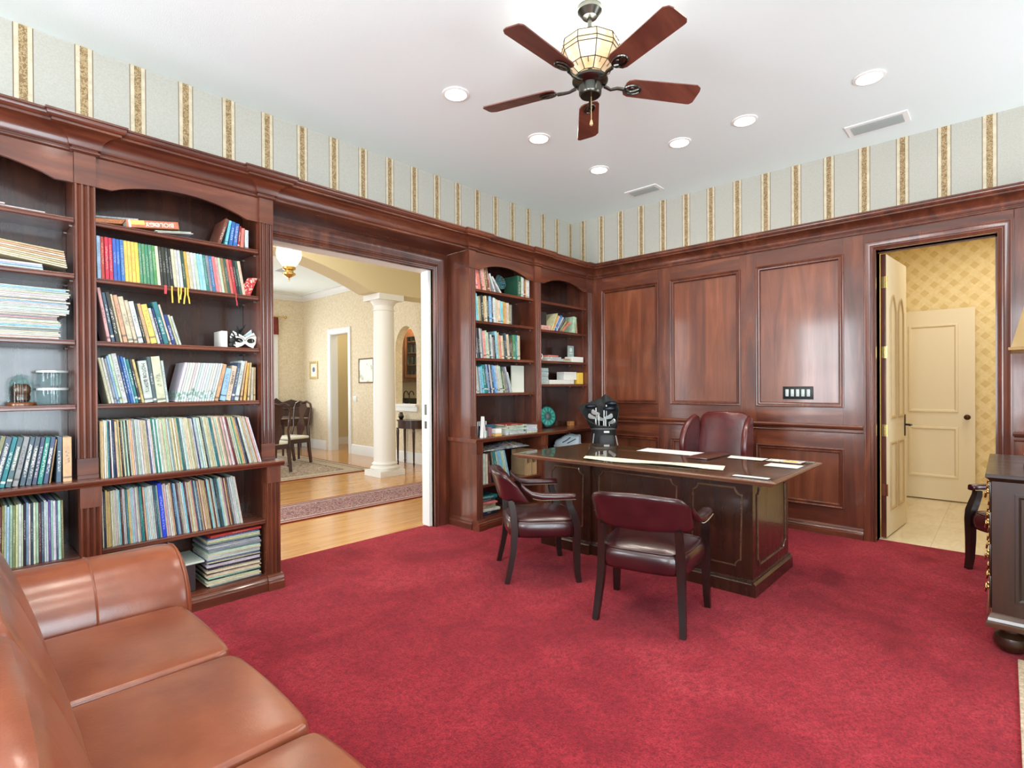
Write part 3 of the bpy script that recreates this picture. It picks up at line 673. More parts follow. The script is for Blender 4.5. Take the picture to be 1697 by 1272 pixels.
# dining chairs, table and sideboard
SEATC = plain('cream_seat_cloth', (224,222,206), .8, bump=.001, bscale=120)
def dining_chair():
    c = thing('dining_chair', 'splat backed mahogany dining chair with cream seat nearest the opening', 'chair', (0,0,0), group='splat backed dining chairs')
    L = dict(parent=c, local=True)
    obj('seat', MB().rbox(-.20, .24, -.23, .23, .435, .485, .02, 3), SEATC, **L)
    obj('seat_rail', MB().box(-.21, .25, -.24, -.215, .37, .44).box(-.21, .25, .215, .24, .37, .44).box(.225, .25, -.215, .215, .37, .44).box(-.21, -.185, -.215, .215, .37, .44), W_dine, **L)
    for s in (-1, 1):
        obj('front_leg', MB().tube([(.225, s*.215, .40), (.245, s*.225, .30), (.232, s*.22, .15), (.226, s*.215, .05), (.245, s*.22, .012)], [.032,.028,.018,.015,.024], 12), W_dine, **L)
        obj('rear_leg', MB().tube([(-.20, s*.205, .40), (-.215, s*.205, .25), (-.25, s*.205, .012)], [.022,.02,.018], 4, square=True), W_dine, **L)
        obj('back_post', MB().tube([(-.20, s*.205, .36), (-.205, s*.21, .52), (-.22, s*.18, .64), (-.235, s*.20, .80), (-.262, s*.205, .95), (-.275, s*.17, 1.03), (-.28, s*.09, 1.065), (-.278, 0, 1.045)], [.021,.02,.018,.018,.018,.018,.02,.022], 10), W_dine, **L)
    sp_ = [(.045,.45),(.05,.50),(.085,.58),(.095,.66),(.06,.74),(.045,.80),(.075,.88),(.10,.95),(.07,1.0),(.055,1.05)]
    m = MB(); rings = []
    for w_, z in sp_:
        x = -.195-.09*((z-.45)/.6)**1.2
        rings.append([(x-.007, -w_, z), (x-.007, w_, z), (x+.007, w_, z), (x+.007, -w_, z)])
    m.loft(rings); obj('back_splat', m, W_dine, smooth=40, **L)
    return c
dc = dining_chair(); dc.location = (3.42, 8.31, .0105); dc.rotation_euler = (0, 0, R(95))
dup(dc, (4.06, 8.99, .0105), R(196), 'splat backed mahogany dining chair at the table end further back')
dt = thing('dining_table', 'dark polished dining table mostly hidden by the chairs', 'dining table', (3.5, 9.85, .01))
obj('top', MB().rbox(2.4, 4.6, 9.36, 10.3, .735, .765, .008), W_dine, dt)
obj('apron', MB().box(2.5, 4.5, 9.44, 10.22, .65, .735), W_dine, dt, smooth=0)
for x, y in ((2.56, 9.5), (4.44, 9.5), (2.56, 10.16), (4.44, 10.16)): obj('leg', MB().tube([(x, y, .65), (x, y, .4), (x, y, .011)], [.035,.028,.02], 10), W_dine, dt)
sb = thing('sideboard', 'dark carved sideboard on slim legs in the dining room corner', 'sideboard', (5.05, 11.3, 0))
obj('cabinet', MB().rbox(4.30, 5.44, 11.08, 11.50, .50, .86, .006).rbox(4.27, 5.47, 11.05, 11.52, .86, .89, .006), W_dine, sb)
m = MB().prism([(4.35,.891),(5.40,.891),(5.40,1.0),(5.2,1.06),(5.0,1.0),(4.87,1.10),(4.75,1.0),(4.55,1.06),(4.35,1.0)], 'y', 11.46, 11.48); obj('gallery', m, W_dine, sb, smooth=0)
for x in (4.34, 5.40):
    for y in (11.12, 11.46): obj('leg', MB().tube([(x, y, .50), (x, y, .001)], [.03,.016], 10), W_dine, sb)

# bathroom beyond the panelled wall
struct('floor_bathroom', MB().box(5.46, 7.95, -1.2, 1.3, -.03, .001), TILE, 'cream marble tile floor of the bathroom', 'tile floor', smooth=0)
m = MB().box(7.80, 7.95, -1.2, 1.3, 0, 3.0).box(5.52, 7.80, 1.06, 1.2, 0, 3.0).box(5.52, 7.80, -1.2, -1.05, 0, 3.0)
struct('wall_bathroom', m, DIAM, 'cream and gold diamond pattern wallpaper of the bathroom', 'wall', smooth=0)
struct('ceiling_bathroom', MB().box(5.52, 7.95, -1.2, 1.3, 3.0, 3.05), CEIL, smooth=0)
# the open study door
dA = thing('door_2', 'open study door swung into the bathroom showing its hinged edge', 'door', (5.50, .79, 0), kind='structure')
L = dict(parent=dA, local=True)
lw = .745
obj('leaf', MB().box(.012, lw, -.040, -.003, .012, 2.44), CREAMDOOR, smooth=0, **L)
obj('hinge_edge', MB().box(.004, .012, -.040, -.003, .012, 2.44), W_z, smooth=0, **L)
def archpanel(x0, x1, z0, z1, rise):
    p = [(x0, z0), (x1, z0), (x1, z1)]
    if rise: p += [(x0+(x1-x0)*(1-i/8), z1+rise*sin(pi*i/8)) for i in range(1, 8)]
    return p+[(x0, z1)]
for z0, z1, rise in ((1.02, 1.98, .14), (.22, .82, 0)):
    for x0, x1 in ((.13, .34), (.41, .62)):
        obj('door_panel', MB().frame(archpanel(x0, x1, z0, z1, rise), [(0,0),(.006,.010),(.020,.010),(.028,.003),(.028,0)], lambda a, b, h: (a, -.040-h, b)), plain('door_panel_brown', (184,158,114), .4) if 'door_panel_brown' not in bpy.data.materials else bpy.data.materials['door_panel_brown'], **L)
for z in (.42, .93, 1.6, 2.2):
    obj('hinge', MB().tube([(-.002, -.046, z-.05), (-.002, -.046, z+.05)], .008, 10).box(-.002, .010, -.0435, -.0405, z-.05, z+.05).box(.001, .0035, -.040, -.008, z-.05, z+.05), BRASS if z != .42 else plain('copper_hinge', (150,92,66), .4, .8), **L)
h_ = obj('handle', MB().tube([(.675, -.040, .945), (.675, -.085, .945), (.667, -.092, .945), (.60, -.092, .945)], .009, 10).rbox(.655, .695, -.046, -.0401, .84, 1.04, .002), BLACKM, **L)
dA.rotation_euler = (0, 0, R(-4.5))
# white two panel door standing open against the far bathroom wall
dB = thing('door_3', 'cream two panel door standing against the bathroom wallpaper', 'door', (7.70, .55, 0), kind='structure')
obj('leaf', MB().box(7.70, 7.738, .245, .925, .012, 2.165), CREAMDOOR, dB, smooth=0)
for z0, z1 in ((1.0, 2.0), (.26, .84)):
    obj('door_panel', MB().frame([(.385, z0), (.835, z0), (.835, z1), (.385, z1)], [(0,0),(.006,.012),(.022,.014),(.034,.004),(.036,0)], lambda a, b, h: (7.70-h, a, b)), CREAMDOOR, dB, smooth=28)
obj('knob', MB().ball((7.655, .31, .955), .030).tube([(7.699, .31, .955), (7.66, .31, .955)], .010, 10), plain('bronze_knob', (76,44,28), .35, .6), dB)
obj('lock_plate', MB().box(7.696, 7.6995, .265, .35, .75, .90), CREAMDOOR, dB, smooth=0)
area('bathroom_lamp', (6.7, 0, 2.95), (0, 0, 0), .8, .6, 17, (1, .96, .88))
# hall daylight and lamps
area('hall_daylight', (-.97, 5.45, 1.5), (0, R(-90), 0), 2.8, 1.8, 80, (.95, .97, 1.0))
area('dining_daylight', ((nx0+nx1)/2, 11.62, 1.65), (R(-90), 0, 0), 1.6, 1.7, 50, (.92, .96, 1.0))
area('dining_side_daylight', (-.97, 9.3, 1.65), (0, R(-90), 0), 2.0, 2.5, 62, (.95, .97, 1.0))
l = bpy.data.lights.new('lantern_lamp', 'POINT'); l.energy = 14; l.color = (1, .90, .74); l.shadow_soft_size = .05
o = bpy.data.objects.new('lantern_lamp', l); COL.objects.link(o); o.location = (LX, LY, 3.1)
area('hall_ceiling_lamp', (2.4, 5.4, 3.5), (0, 0, 0), 2.5, 1.5, 24, (1, .97, .90))
area('dining_ceiling_lamp', (3.0, 9.2, 3.34), (0, 0, 0), 1.5, 1.5, 18, (1, .97, .90))
area('passage_lamp', (6.2, 10.2, 2.95), (0, 0, 0), .6, 1.0, 12, (1, .9, .72))
area('bar_lamp', (6.0, 8.3, 2.75), (0, 0, 0), 1.4*.3, 1.0, 22, (1, .92, .78))
# ------------------------------------------------------------------ built in bookcases
LED = .845; LY0 = 3.535; BK = 3.955
PINM = plain('shelf_pin_metal', (200,200,196), .3, .9)
def fluted(x0, x1, yf, z0, z1, depth=.055, n=3):
    w = x1-x0; p = [(x0, yf)]
    g = w*.62/n; mar = (w-g*n)/(n+1)
    x = x0
    for i in range(n):
        x += mar; p += [(x, yf), (x+g*.12, yf+.006), (x+g*.5, yf+.011), (x+g*.88, yf+.006), (x+g, yf)]; x += g
    p += [(x1, yf), (x1, yf+depth), (x0, yf+depth)]
    return MB().prism(p, 'z', z0, z1)
def pilaster(par, a, b, side):
    """upper fluted pilaster with cap and base block, lower pilaster and plinth block"""
    o = obj('pilaster', fluted(a+.002, b-.002, PY, .955, 2.433), W_z, par, smooth=0)
    obj('cap_block', MB().box(a, b, PY-.003, PY+.055, 2.4335, CR0-.001), W_x, par, smooth=0)
    obj('base_block', MB().box(a, b, PY-.003, PY+.055, LED+.0215, .9545).box(a-.0, b+.0, PY-.008, PY+.055, LED+.001, LED+.021), W_x, par, smooth=0)
    obj('lower_pilaster', fluted(a+.002, b-.002, 3.557, .096, .70), W_z, par, smooth=0)
    obj('lower_cap_block', MB().box(a, b, 3.554, 3.612, .7005, .808), W_z, par, smooth=0)
    obj('plinth_block', MB().prism([(3.5165+0,0),(3.5165,.052),(3.520,.055),(3.522,.064),(3.520,.067),(3.528,.074),(3.532,.084),(3.530,.087),(3.542,.094),(3.542,.0955),(3.61,.0955),(3.61,0)], 'x', a-.006, b+.006), W_x, par, smooth=0)
def valance(par, x0, x1):
    f = (x1-x0); e = f*.085; n = 16
    p = [(x0, CR0-.001), (x0, 2.439), (x0+e, 2.439)]
    for i in range(1, n): p.append((x0+e+(f-2*e)*i/n, 2.439+.075*sin(pi*i/n)**.8))
    p += [(x1-e, 2.439), (x1, 2.439), (x1, CR0-.001)]
    obj('arched_valance', MB().prism(p, 'y', 3.658, 3.678), W_x, par, smooth=0)
def shelf(par, x0, x1, z, yf=3.657, lower=False):
    s_ = obj('shelf', MB().prism([(yf+.004, z-.026), (yf, z-.022), (yf, z-.012), (yf+.003, z-.010), (yf+.003, z-.008), (yf-.001, z-.006), (yf, z), (BK-.017, z), (BK-.017, z-.018), (yf+.02, z-.018), (yf+.02, z-.026)], 'x', x0+.001, x1-.001), W_x, par, smooth=0)
    for y in (yf+.045, BK-.06):
        m = MB().lathe([(.006, 0), (.006, .014)], (0,0,0), 8, ax='x')
        m.v = [(x1-.0015-v[0], y+v[1], z-.033+v[2]) for v in m.v]
        obj('shelf_pin', m, PINM, s_, smooth=30)
def case(label, pa, pb, up, low, x0=None, ends=(False, False), own=(True, True)):
    a, b = PIL[pa], PIL[pb]; xi0, xi1 = a[1], b[0]
    c = thing('bookcase', label, 'bookcase', ((xi0+xi1)/2, 3.75, 0), group='built in mahogany bookcases')
    if own[0]: pilaster(c, a[0], a[1], 0)
    if own[1]: pilaster(c, b[0], b[1], 1)
    eps = .0008
    # sides run behind the pilasters
    obj('side_panel', MB().box(xi0-.042, xi0-eps, PY+.0555, BK, LED+.0005, CR0-.001).box(xi0-.042, xi0-eps, 3.6125, BK, .0, .8085), W_z, c, smooth=0)
    obj('side_panel', MB().box(xi1+eps, xi1+.042, PY+.0555, BK, LED+.0005, CR0-.001).box(xi1+eps, xi1+.042, 3.6125, BK, .0, .8085), W_z, c, smooth=0)
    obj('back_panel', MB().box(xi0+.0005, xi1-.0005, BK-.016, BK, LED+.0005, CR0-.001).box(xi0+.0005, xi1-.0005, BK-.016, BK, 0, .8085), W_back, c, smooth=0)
    valance(c, xi0+eps, xi1-eps)
    obj('top_board', MB().box(xi0+.0005, xi1-.0005, 3.679, BK-.017, CR0-.02, CR0-.001), W_x, c, smooth=0)
    for z in up: shelf(c, xi0, xi1, z)
    for z in low: shelf(c, xi0, xi1, z, 3.572, True)
    obj('plinth', MB().prism([(3.531,0),(3.531,.052),(3.534,.055),(3.536,.064),(3.534,.067),(3.542,.074),(3.546,.084),(3.544,.087),(3.558,.094),(3.558,.0965),(BK-.017,.0965),(BK-.017,.078),(3.61,.078),(3.61,0)], 'x', xi0+.007, xi1-.007), W_x, c, smooth=0)
    return c
caseA = case('near mahogany bookcase cut off by the left edge, magazines stacked inside', 0, 1, (2.248, 1.950, 1.594, 1.246), (.447,), own=(True, False))
caseB = case('mahogany bookcase beside the hall opening full of colourful books and records', 1, 2, (2.251, 1.941, 1.594, 1.247), (.462,))
caseC = case('mahogany bookcase just right of the hall opening with four shelves of books', 3, 4, (2.252, 1.953, 1.60, 1.262), (.406,), own=(True, True))
caseD = case('mahogany corner bookcase with sparse shelves behind the golf bag', 4, 5, (2.247, 1.939, 1.602, 1.346), (.625,), own=(False, True))
# end panel skirting of the right hand case
m = MB().prism([(3.3165,0),(3.3165,.052),(3.320,.055),(3.322,.064),(3.320,.067),(3.328,.074),(3.330,.0955),(3.3365,.0955),(3.3365,0)], 'y', 3.612, 3.94)
obj('end_skirting', m, W_y, caseC, smooth=0)
obj('end_panel', MB().box(3.3372, 3.372, 3.6125, 3.943, .0, .8085).box(3.3372, 3.372, PY+.0555, 3.943, LED+.0005, CR0-.001), W_z, caseC, smooth=0)
obj('end_panel', MB().box(1.494, 1.529, 3.6125, 3.943, .0, .8085).box(1.494, 1.529, PY+.0555, 3.943, LED+.0005, CR0-.001), W_z, caseB, smooth=0)
LEDP = [(LY0+.012, .809), (LY0+.010, .817), (LY0+.004, .823), (LY0, .831), (LY0, .839), (LY0+.006, LED), (BK, LED), (BK, .809)]
for x0, x1, lb in ((-.52, 1.556, 'mahogany ledge board under the records across both left bookcases'), (3.312, XW-.034, 'mahogany ledge board across both bookcases right of the opening')):
    tag(obj('bookcase_ledge', MB().prism(LEDP, 'x', x0, x1), W_x, smooth=28), lb, 'ledge')

# ------------------------------------------------------------------ books
def m_spine(name, rough, letter=True, band=True, sleeve=False):
    t = NT(name); t.set(Roughness=rough)
    oi = t.n('ShaderNodeObjectInfo'); tc = t.n('ShaderNodeTexCoord'); sp = t.n('ShaderNodeSeparateXYZ'); t.l(tc.outputs['Generated'], sp.inputs[0])
    rnd = oi.outputs['Random']; base = oi.outputs['Color']; x, y, z = sp.outputs
    r2 = t.math('FRACT', t.math('MULTIPLY', rnd, 17.3)); r3 = t.math('FRACT', t.math('MULTIPLY', rnd, 53.7))
    v = t.n('ShaderNodeCombineXYZ'); t.l(t.math('MULTIPLY', x, 1.2), v.inputs[0]); t.l(t.math('ADD', t.math('MULTIPLY', z, 26 if not sleeve else 40), t.math('MULTIPLY', rnd, 91)), v.inputs[2])
    n = t.noise(v.outputs[0], 1.6, 3, .7)
    word = t.math('MULTIPLY', t.math('GREATER_THAN', z, t.math('ADD', .12, t.math('MULTIPLY', r2, .3))), t.math('LESS_THAN', z, t.math('ADD', .62, t.math('MULTIPLY', r3, .3))))
    cx = t.math('LESS_THAN', t.math('ABSOLUTE', t.math('SUBTRACT', x, .5)), .24)
    lum = t.n('ShaderNodeRGBToBW'); t.l(base, lum.inputs[0])
    dark = t.math('GREATER_THAN', lum.outputs[0], .22)
    ink = t.mix(dark, lin((226,222,208)), lin((52,50,58)))
    on = t.math('MULTIPLY', t.math('MULTIPLY', word, cx), t.math('GREATER_THAN', n, .52))
    front = t.math('LESS_THAN', y, .06)
    on = t.math('MULTIPLY', t.math('MULTIPLY', on, front), .6 if not sleeve else .35)
    c = base
    if band:
        bz = t.math('MULTIPLY', t.math('LESS_THAN', t.math('ABSOLUTE', t.math('SUBTRACT', z, t.math('ADD', .06, t.math('MULTIPLY', r3, .12)))), .022), t.math('GREATER_THAN', r2, .45))
        c = t.mix(t.math('MULTIPLY', t.math('MULTIPLY', bz, front), .7), c, ink)
    w = t.noise(t.coord((1,1,1), rnd=True), 30, 4, .6)
    c = t.mix(.5, c, t.ramp(w, [(.3, (176,172,164)), (.65, (255,255,255))]), 'MULTIPLY')
    if letter: c = t.mix(on, c, ink)
    t.col(c); return t.m
COVER = m_spine('printed_book_cover', .42)
SLEEVE = m_spine('worn_record_sleeve', .6, band=False, sleeve=True)
MAGC = m_spine('magazine_spine', .4, band=False, sleeve=True)
t = NT('plain_box_card'); oi = t.n('ShaderNodeObjectInfo'); t.col(oi.outputs['Color']); t.set(Roughness=.6); PLAINB = t.m
t = NT('magazine_set_picture'); oi = t.n('ShaderNodeObjectInfo'); g = t.n('ShaderNodeNewGeometry'); sp = t.n('ShaderNodeSeparateXYZ'); t.l(g.outputs['Position'], sp.inputs[0]); t.set(Roughness=.4)
zz_ = t.math('ADD', sp.outputs[2], t.math('MULTIPLY', t.math('SUBTRACT', t.noise(g.outputs['Position'], 28, 3), .5), .07))
t.col(t.mix(t.math('MULTIPLY', t.math('GREATER_THAN', zz_, 1.262), t.math('LESS_THAN', zz_, 1.318)), oi.outputs['Color'], t.ramp(t.noise(g.outputs['Position'], 60, 3), [(.35, (92,124,84)), (.5, (140,166,170)), (.65, (214,218,208))]))); PICM = t.m
NUMW = 'zero first second third fourth fifth sixth seventh eighth ninth tenth eleventh twelfth thirteenth fourteenth fifteenth sixteenth seventeenth eighteenth nineteenth'.split()
TENS = 'x x twenty thirty forty fifty sixty seventy eighty ninety'.split(); TENTH = 'x x twentieth thirtieth fortieth fiftieth sixtieth seventieth eightieth ninetieth'.split()
def ordn(n):
    if n < 20: return NUMW[n]
    return TENTH[n//10] if n % 10 == 0 else TENS[n//10]+'-'+NUMW[n % 10]
PAL = dict(red=(176,44,50), dullred=(140,52,50), blue=(44,98,168), navy=(34,48,84), lightblue=(136,178,206), skyblue=(84,152,206), yellow=(222,190,88), gold=(196,158,78), green=(74,128,92), darkgreen=(36,74,58), teal=(34,118,120), black=(34,36,40), grey=(132,138,140), palegrey=(190,196,196), white=(184,188,184), cream=(194,185,158), tan=(188,160,118), brown=(104,68,46), pink=(206,150,146), salmon=(206,122,104), orange=(204,128,66), purple=(92,78,140), palegreen=(168,196,176), maroon=(86,34,42), olive=(124,122,82), aqua=(108,190,204), darkblue=(30,60,110), slate=(62,84,100))
CN = dict(dullred='dull red', lightblue='light blue', skyblue='sky blue', darkgreen='dark green', palegrey='pale grey', palegreen='pale green', darkblue='deep blue')
def jit(c, a=10): return tuple(max(0, min(255, x+random.uniform(-a, a))) for x in c)
def corners(w, h, t):
    c, s = cos(t), sin(t); zz = abs(w/2*s)
    return [(x*c+z*s, -x*s+z*c+zz) for x, z in ((-w/2, 0), (w/2, 0), (w/2, h), (-w/2, h))]
def overlap(A, B):
    for P in (A, B):
        for i in range(4):
            ex = P[(i+1) % 4][0]-P[i][0]; ez = P[(i+1) % 4][1]-P[i][1]; nx, nz = -ez, ex
            a = [p[0]*nx+p[1]*nz for p in A]; b = [p[0]*nx+p[1]*nz for p in B]
            if max(a) <= min(b)+1e-9 or max(b) <= min(a)+1e-9: return False
    return True
def bookmesh(w, h, d, kind, col, name, flat=False):
    """volume standing on its tail, spine towards -y"""
    if kind == 'hard':
        t = min(.0025, w*.18)
        poly = [(-w/2, d), (-w/2, .004), (-w/2+.0025, 0), (w/2-.0025, 0), (w/2, .004), (w/2, d), (w/2-t, d), (w/2-t, .0045), (-w/2+t, .0045), (-w/2+t, d)]
        o = obj(name, MB().prism(poly, 'z', 0, h), COVER, smooth=0)
    else:
        e = min(.0022, w*.26) if kind != 'pic' else .0038
        o = obj(name, MB().prism([(-w/2, d), (-w/2, e), (-w/2+e*.7, 0), (w/2-e*.7, 0), (w/2, e), (w/2, d)], 'z', 0, h), {'mag': MAGC, 'rec': SLEEVE, 'box': PLAINB, 'pic': PICM}[kind], smooth=0)
    if kind == 'hard' and w > .010:
        p = obj('pages', MB().box(-w/2+t+.0003, w/2-t-.0003, .005, d-.004, .004, h-.004), PAGE, smooth=0)
        p.location = Vector(p.location)-Vector(o.location); p.parent = o
    o.color = lin(jit(PAL[col], 8 if kind == 'hard' else 13))
    return o
def put(o, x, y, z, w, h, d, t):
    """stand o with its spine plane at y and lowest corner on z, leaning by t about y"""
    off = Vector((0, d/2, 0))       # origin sits at base centre
    o.rotation_euler = (0, t, 0); o.location = (x, y+d/2, z+abs(w/2*sin(t))+.0004)
def row(z, y, x0, x1, specs, where, kindname, group, prefix='', fromright=True, start=1, lab=None):
    """specs: (w,h,d,tilt_deg,colour,kind[,label])"""
    prev = []; x = x0; out = []
    for sp in specs:
        w, h, d, tl, col, kind = sp[:6]; t = R(tl)
        C = corners(w, h, t); lo = min(p[0] for p in C)
        px = x0-lo if not prev else prev[-1][0]-.02
        step = .0004
        while True:
            Q = [(p[0]+px, p[1]) for p in C]
            if min(q[0] for q in Q) >= x0-1e-6 and not any(overlap(Q, B) for _, B in prev[-4:]): break
            px += step
        px += .0004
        Q = [(p[0]+px, p[1]) for p in C]
        if max(q[0] for q in Q) > x1: break
        prev.append((px, Q)); out.append((sp, px, t))
    n = len(out)
    for i, (sp, px, t) in enumerate(out):
        w, h, d, tl, col, kind = sp[:6]
        o = bookmesh(w, h, d, kind, col, kindname.split()[-1] if len(sp) < 8 else sp[7])
        put(o, px, y+(random.uniform(-.004, .004) if kind != 'rec' else random.uniform(-.006, .006)), z, w, h, d, t)
        k = i+start
        pos = ordn(k)+' from the left' if k <= (n+1)//2 or not fromright else (ordn(n-i)+' from the right' if n-i > 1 else 'last on the right')
        lb = sp[6] if len(sp) > 6 and sp[6] else '%s %s, %s %s' % (CN.get(col, col), prefix+kindname, pos, where)
        tag(o, lb, kindname.split()[-1] if len(sp) < 8 else sp[7], group)
    return out
def lying(o, x, y, z, w, h, rz=0, tilt=0):
    """lay a book on its side: spine stays towards -y, head to the right"""
    o.rotation_euler = (Matrix.Rotation(rz, 4, 'Z') @ Matrix.Rotation(tilt, 4, 'Y') @ Matrix.Rotation(R(90), 4, 'Y')).to_euler()
    o.location = (x, y, z)
def stack(x, y, z, items, where, kindname, group, labels=None):
    """items from the bottom up: (thick, length, depth, colour, kind, dx, rz); x is the left end"""
    n = len(items)
    for i, (w, h, d, col, kind, dx, rz) in enumerate(items):
        o = bookmesh(w, h, d, kind, col, kindname.split()[-1])
        lying(o, x+dx, y+d/2, z+w/2+.0004, w, h, R(rz)); z += w+.0006
        k = n-i; pos = 'topmost' if k == 1 else ('lowest' if i == 0 else (ordn(k)+' from the top' if k <= n/2 else ordn(i+1)+' from the bottom'))
        lb = labels[i] if labels and labels[i] else '%s %s, %s %s' % (CN.get(col, col), kindname, pos, where)
        tag(o, lb, kindname.split()[-1], group)
    return z
rc = random.choice; ru = random.uniform
def recs(n, tilts, cols, special={}, thick=(.0045, .0095)):
    out = []
    for i in range(n):
        f = i/(n-1); tl = None
        for (f0, t0), (f1, t1) in zip(tilts, tilts[1:]):
            if f0 <= f <= f1: tl = t0+(t1-t0)*(f-f0)/(f1-f0)
        if i in special: s_ = special[i]; out.append((s_[0], s_[1], .29, tl, s_[2], 'rec', s_[3], s_[4]))
        else: out.append((ru(*thick), ru(.304, .314), .29, tl, rc(cols), 'rec'))
    return out
RCOL = ['cream']*8+['white']*6+['tan']*4+['palegrey']*4+['grey', 'slate', 'teal', 'maroon', 'black', 'navy', 'brown', 'palegreen', 'pink', 'lightblue']
# --- near bookcase (A)
IA0, IA1 = PIL[0][1]+.003, PIL[1][0]-.003
row(.447, 3.60, -.10, IA1, [(.055,.305,.28,0,'darkblue','rec','deep blue wide record box at the left edge of the lower row','record_box'),
     (.040,.305,.28,0,'darkblue','rec','deep blue record box with an orange disc left of the white one','record_box'),
     (.052,.305,.28,0,'darkblue','rec','deep blue record box touching the wide white box','record_box'),
     (.052,.308,.28,0,'white','rec','wide white record box in the lower row of the near bookcase','record_box'), (.007,.30,.28,0,'slate','rec'), (.008,.30,.28,0,'palegreen','rec'), (.007,.302,.28,0,'pink','rec'),
     (.042,.312,.28,.4,'red','rec','thick red record box in the lower row of the near bookcase','record_box')]+
    recs(26, [(0, 1), (1, -.5)], ['white', 'palegrey', 'cream', 'palegreen', 'slate', 'black', 'purple', 'olive', 'lightblue', 'maroon', 'white', 'white', 'palegreen'], {}, (.006, .012)),
    'in the near bookcase lower row', 'record sleeve', 'records in the near bookcase', 'thin ')
tl_ = [13, 13, 12.5, 12, 12, 11.5, 11, 10, 9.5, 9, 8.5, 8, 7, 1.5, 0]
tit = ['lightblue', 'skyblue', 'olive', 'slate', 'teal', 'slate', 'grey', 'slate', 'slate', 'slate', 'teal', 'slate', 'tan', 'slate', 'tan']
wid = [.02, .030, .020, .022, .020, .020, .022, .021, .019, .018, .019, .019, .006, .021, .036]
hh = [.27, .262, .258, .252, .25, .248, .248, .245, .243, .24, .238, .238, .225, .235, .232]
sp_ = [(w_, h_, .19, t_, c_, 'hard') for w_, h_, t_, c_ in zip(wid, hh, tl_, tit)]
A5 = row(LED, 3.615, .03, IA1, [(.05,.30,.2,13,'palegrey','hard')]+sp_, 'on the near bookcase ledge', 'hardback book', 'leaning hardbacks on the ledge of the near bookcase', 'cloth bound ')
def magstack(x, z, n, L, cols, dx=.0, where='', grp='', d=.21):
    it = []
    for i in range(n): it.append((ru(.0055, .0085), L, d, rc(cols), 'mag', ru(-dx, dx), ru(-1.2, 1.2)))
    return stack(x, 3.672, z, it, where, 'magazine', grp)
MC = ['white']*7+['palegrey']*3+['cream']*2+['pink', 'lightblue', 'grey']
zz = magstack(.150, 1.594, 17, .27, MC, .008, "of the near white stack's lower half", 'white magazines stacked in the near bookcase', .2)
zz = magstack(.178, zz+.001, 18, .28, MC, .012, "of the near white stack's upper half", 'white magazines stacked in the near bookcase', .2)
zz = stack(.12, 3.68, 1.950, [(.012,.24,.21,'palegrey','mag',0,0), (.010,.24,.21,'lightblue','mag',.0,-1), (.012,.245,.21,'white','mag',-.01,1)], 'below the cream folders', 'magazine', 'flat magazines under the cream folders')
for i in range(8):
    w_ = .009; o = bookmesh(w_, .295, .22, 'mag', rc(['cream', 'cream', 'tan']), 'folder')
    tl = R(7.5-.35*i)
    lying(o, .165+.010*i*.6-.008*i, 3.68+.11, 1.950+.012+.0580+i*.0098, w_, .295, 0, tl)
    tag(o, 'cream paper folder sloping over the flat magazines, %s of the fan' % (('lowest' if i == 0 else 'topmost' if i == 7 else ordn(i+1)+' from the bottom')), 'folder', 'cream folders fanned on the near bookcase shelf')
stack(-.05, 3.69, 2.248, [(.008,.30,.21,'cream','mag',.14,0), (.007,.36,.21,'white','mag',.06,1), (.008,.33,.21,'cream','mag',-.06,-1)], 'on the top shelf of the near bookcase', 'paper pad', 'flat papers on the top shelf of the near bookcase')
# glass dome with wooden carving, and the two tier jar
dm = thing('glass_dome', 'clear glass dome over a carved brown wooden ornament', 'glass dome', (.283, 3.82, 1.246), group=None)
obj('base', MB().lathe([(.058,1.2465),(.058,1.256),(.052,1.262)], (.283, 3.82, 0), 28), wood('dome_base_wood', (96,52,24), (132,78,40), (158,98,54), 'x'), dm)
obj('dome', MB().lathe([(.050,1.2625),(.050,1.352),(.047,1.372),(.036,1.394),(.018,1.407),(.002,1.410),(.002,1.407),(.017,1.404),(.034,1.391),(.044,1.371),(.047,1.352),(.047,1.2625)], (.283, 3.82, 0), 32, caps=False), THIN, dm)
m = MB().ball((.271, 3.815, 1.327), .0235, sz=1.45, sy=1).ball((.297, 3.815, 1.327), .0235, sz=1.45, sy=1).lathe([(.022,1.263),(.033,1.275),(.034,1.296),(.028,1.306)], (.284, 3.815, 0), 20)
tag(obj('carved_ornament', m, wood('ornament_wood', (52,26,14), (86,48,26), (120,72,40), 'x', rough=.2)), 'carved dark brown wooden ornament under the glass dome', 'ornament')
for z, lb in ((1.2465, 'lower clear glass canister of the stacked pair'), (1.3415, 'upper clear glass canister of the stacked pair')):
    cn = thing('glass_canister', lb, 'canister', (.408, 3.82, z), group='stacked glass canisters')
    obj('jar', MB().lathe([(.066,z),(.068,z+.004),(.068,z+.078),(.064,z+.078),(.064,z+.006),(.002,z+.006)], (.408, 3.82, 0), 36, caps=False), glass('canister_glass', (246,250,250), .03, 1.35) if 'canister_glass' not in bpy.data.materials else bpy.data.materials['canister_glass'], cn)
    obj('lid', MB().lathe([(.069,z+.079),(.069,z+.090),(.060,z+.093),(.002,z+.093)], (.408, 3.82, 0), 36), plain('canister_lid', (200,208,208), .2, .2) if 'canister_lid' not in bpy.data.materials else bpy.data.materials['canister_lid'], cn)
stack(-.02, 3.63, .097, [(.10,.40,.25,'black','box',.0,0)], 'in the bottom compartment of the near bookcase', 'storage box', None, ['flat black storage box in the bottom compartment of the near bookcase'])
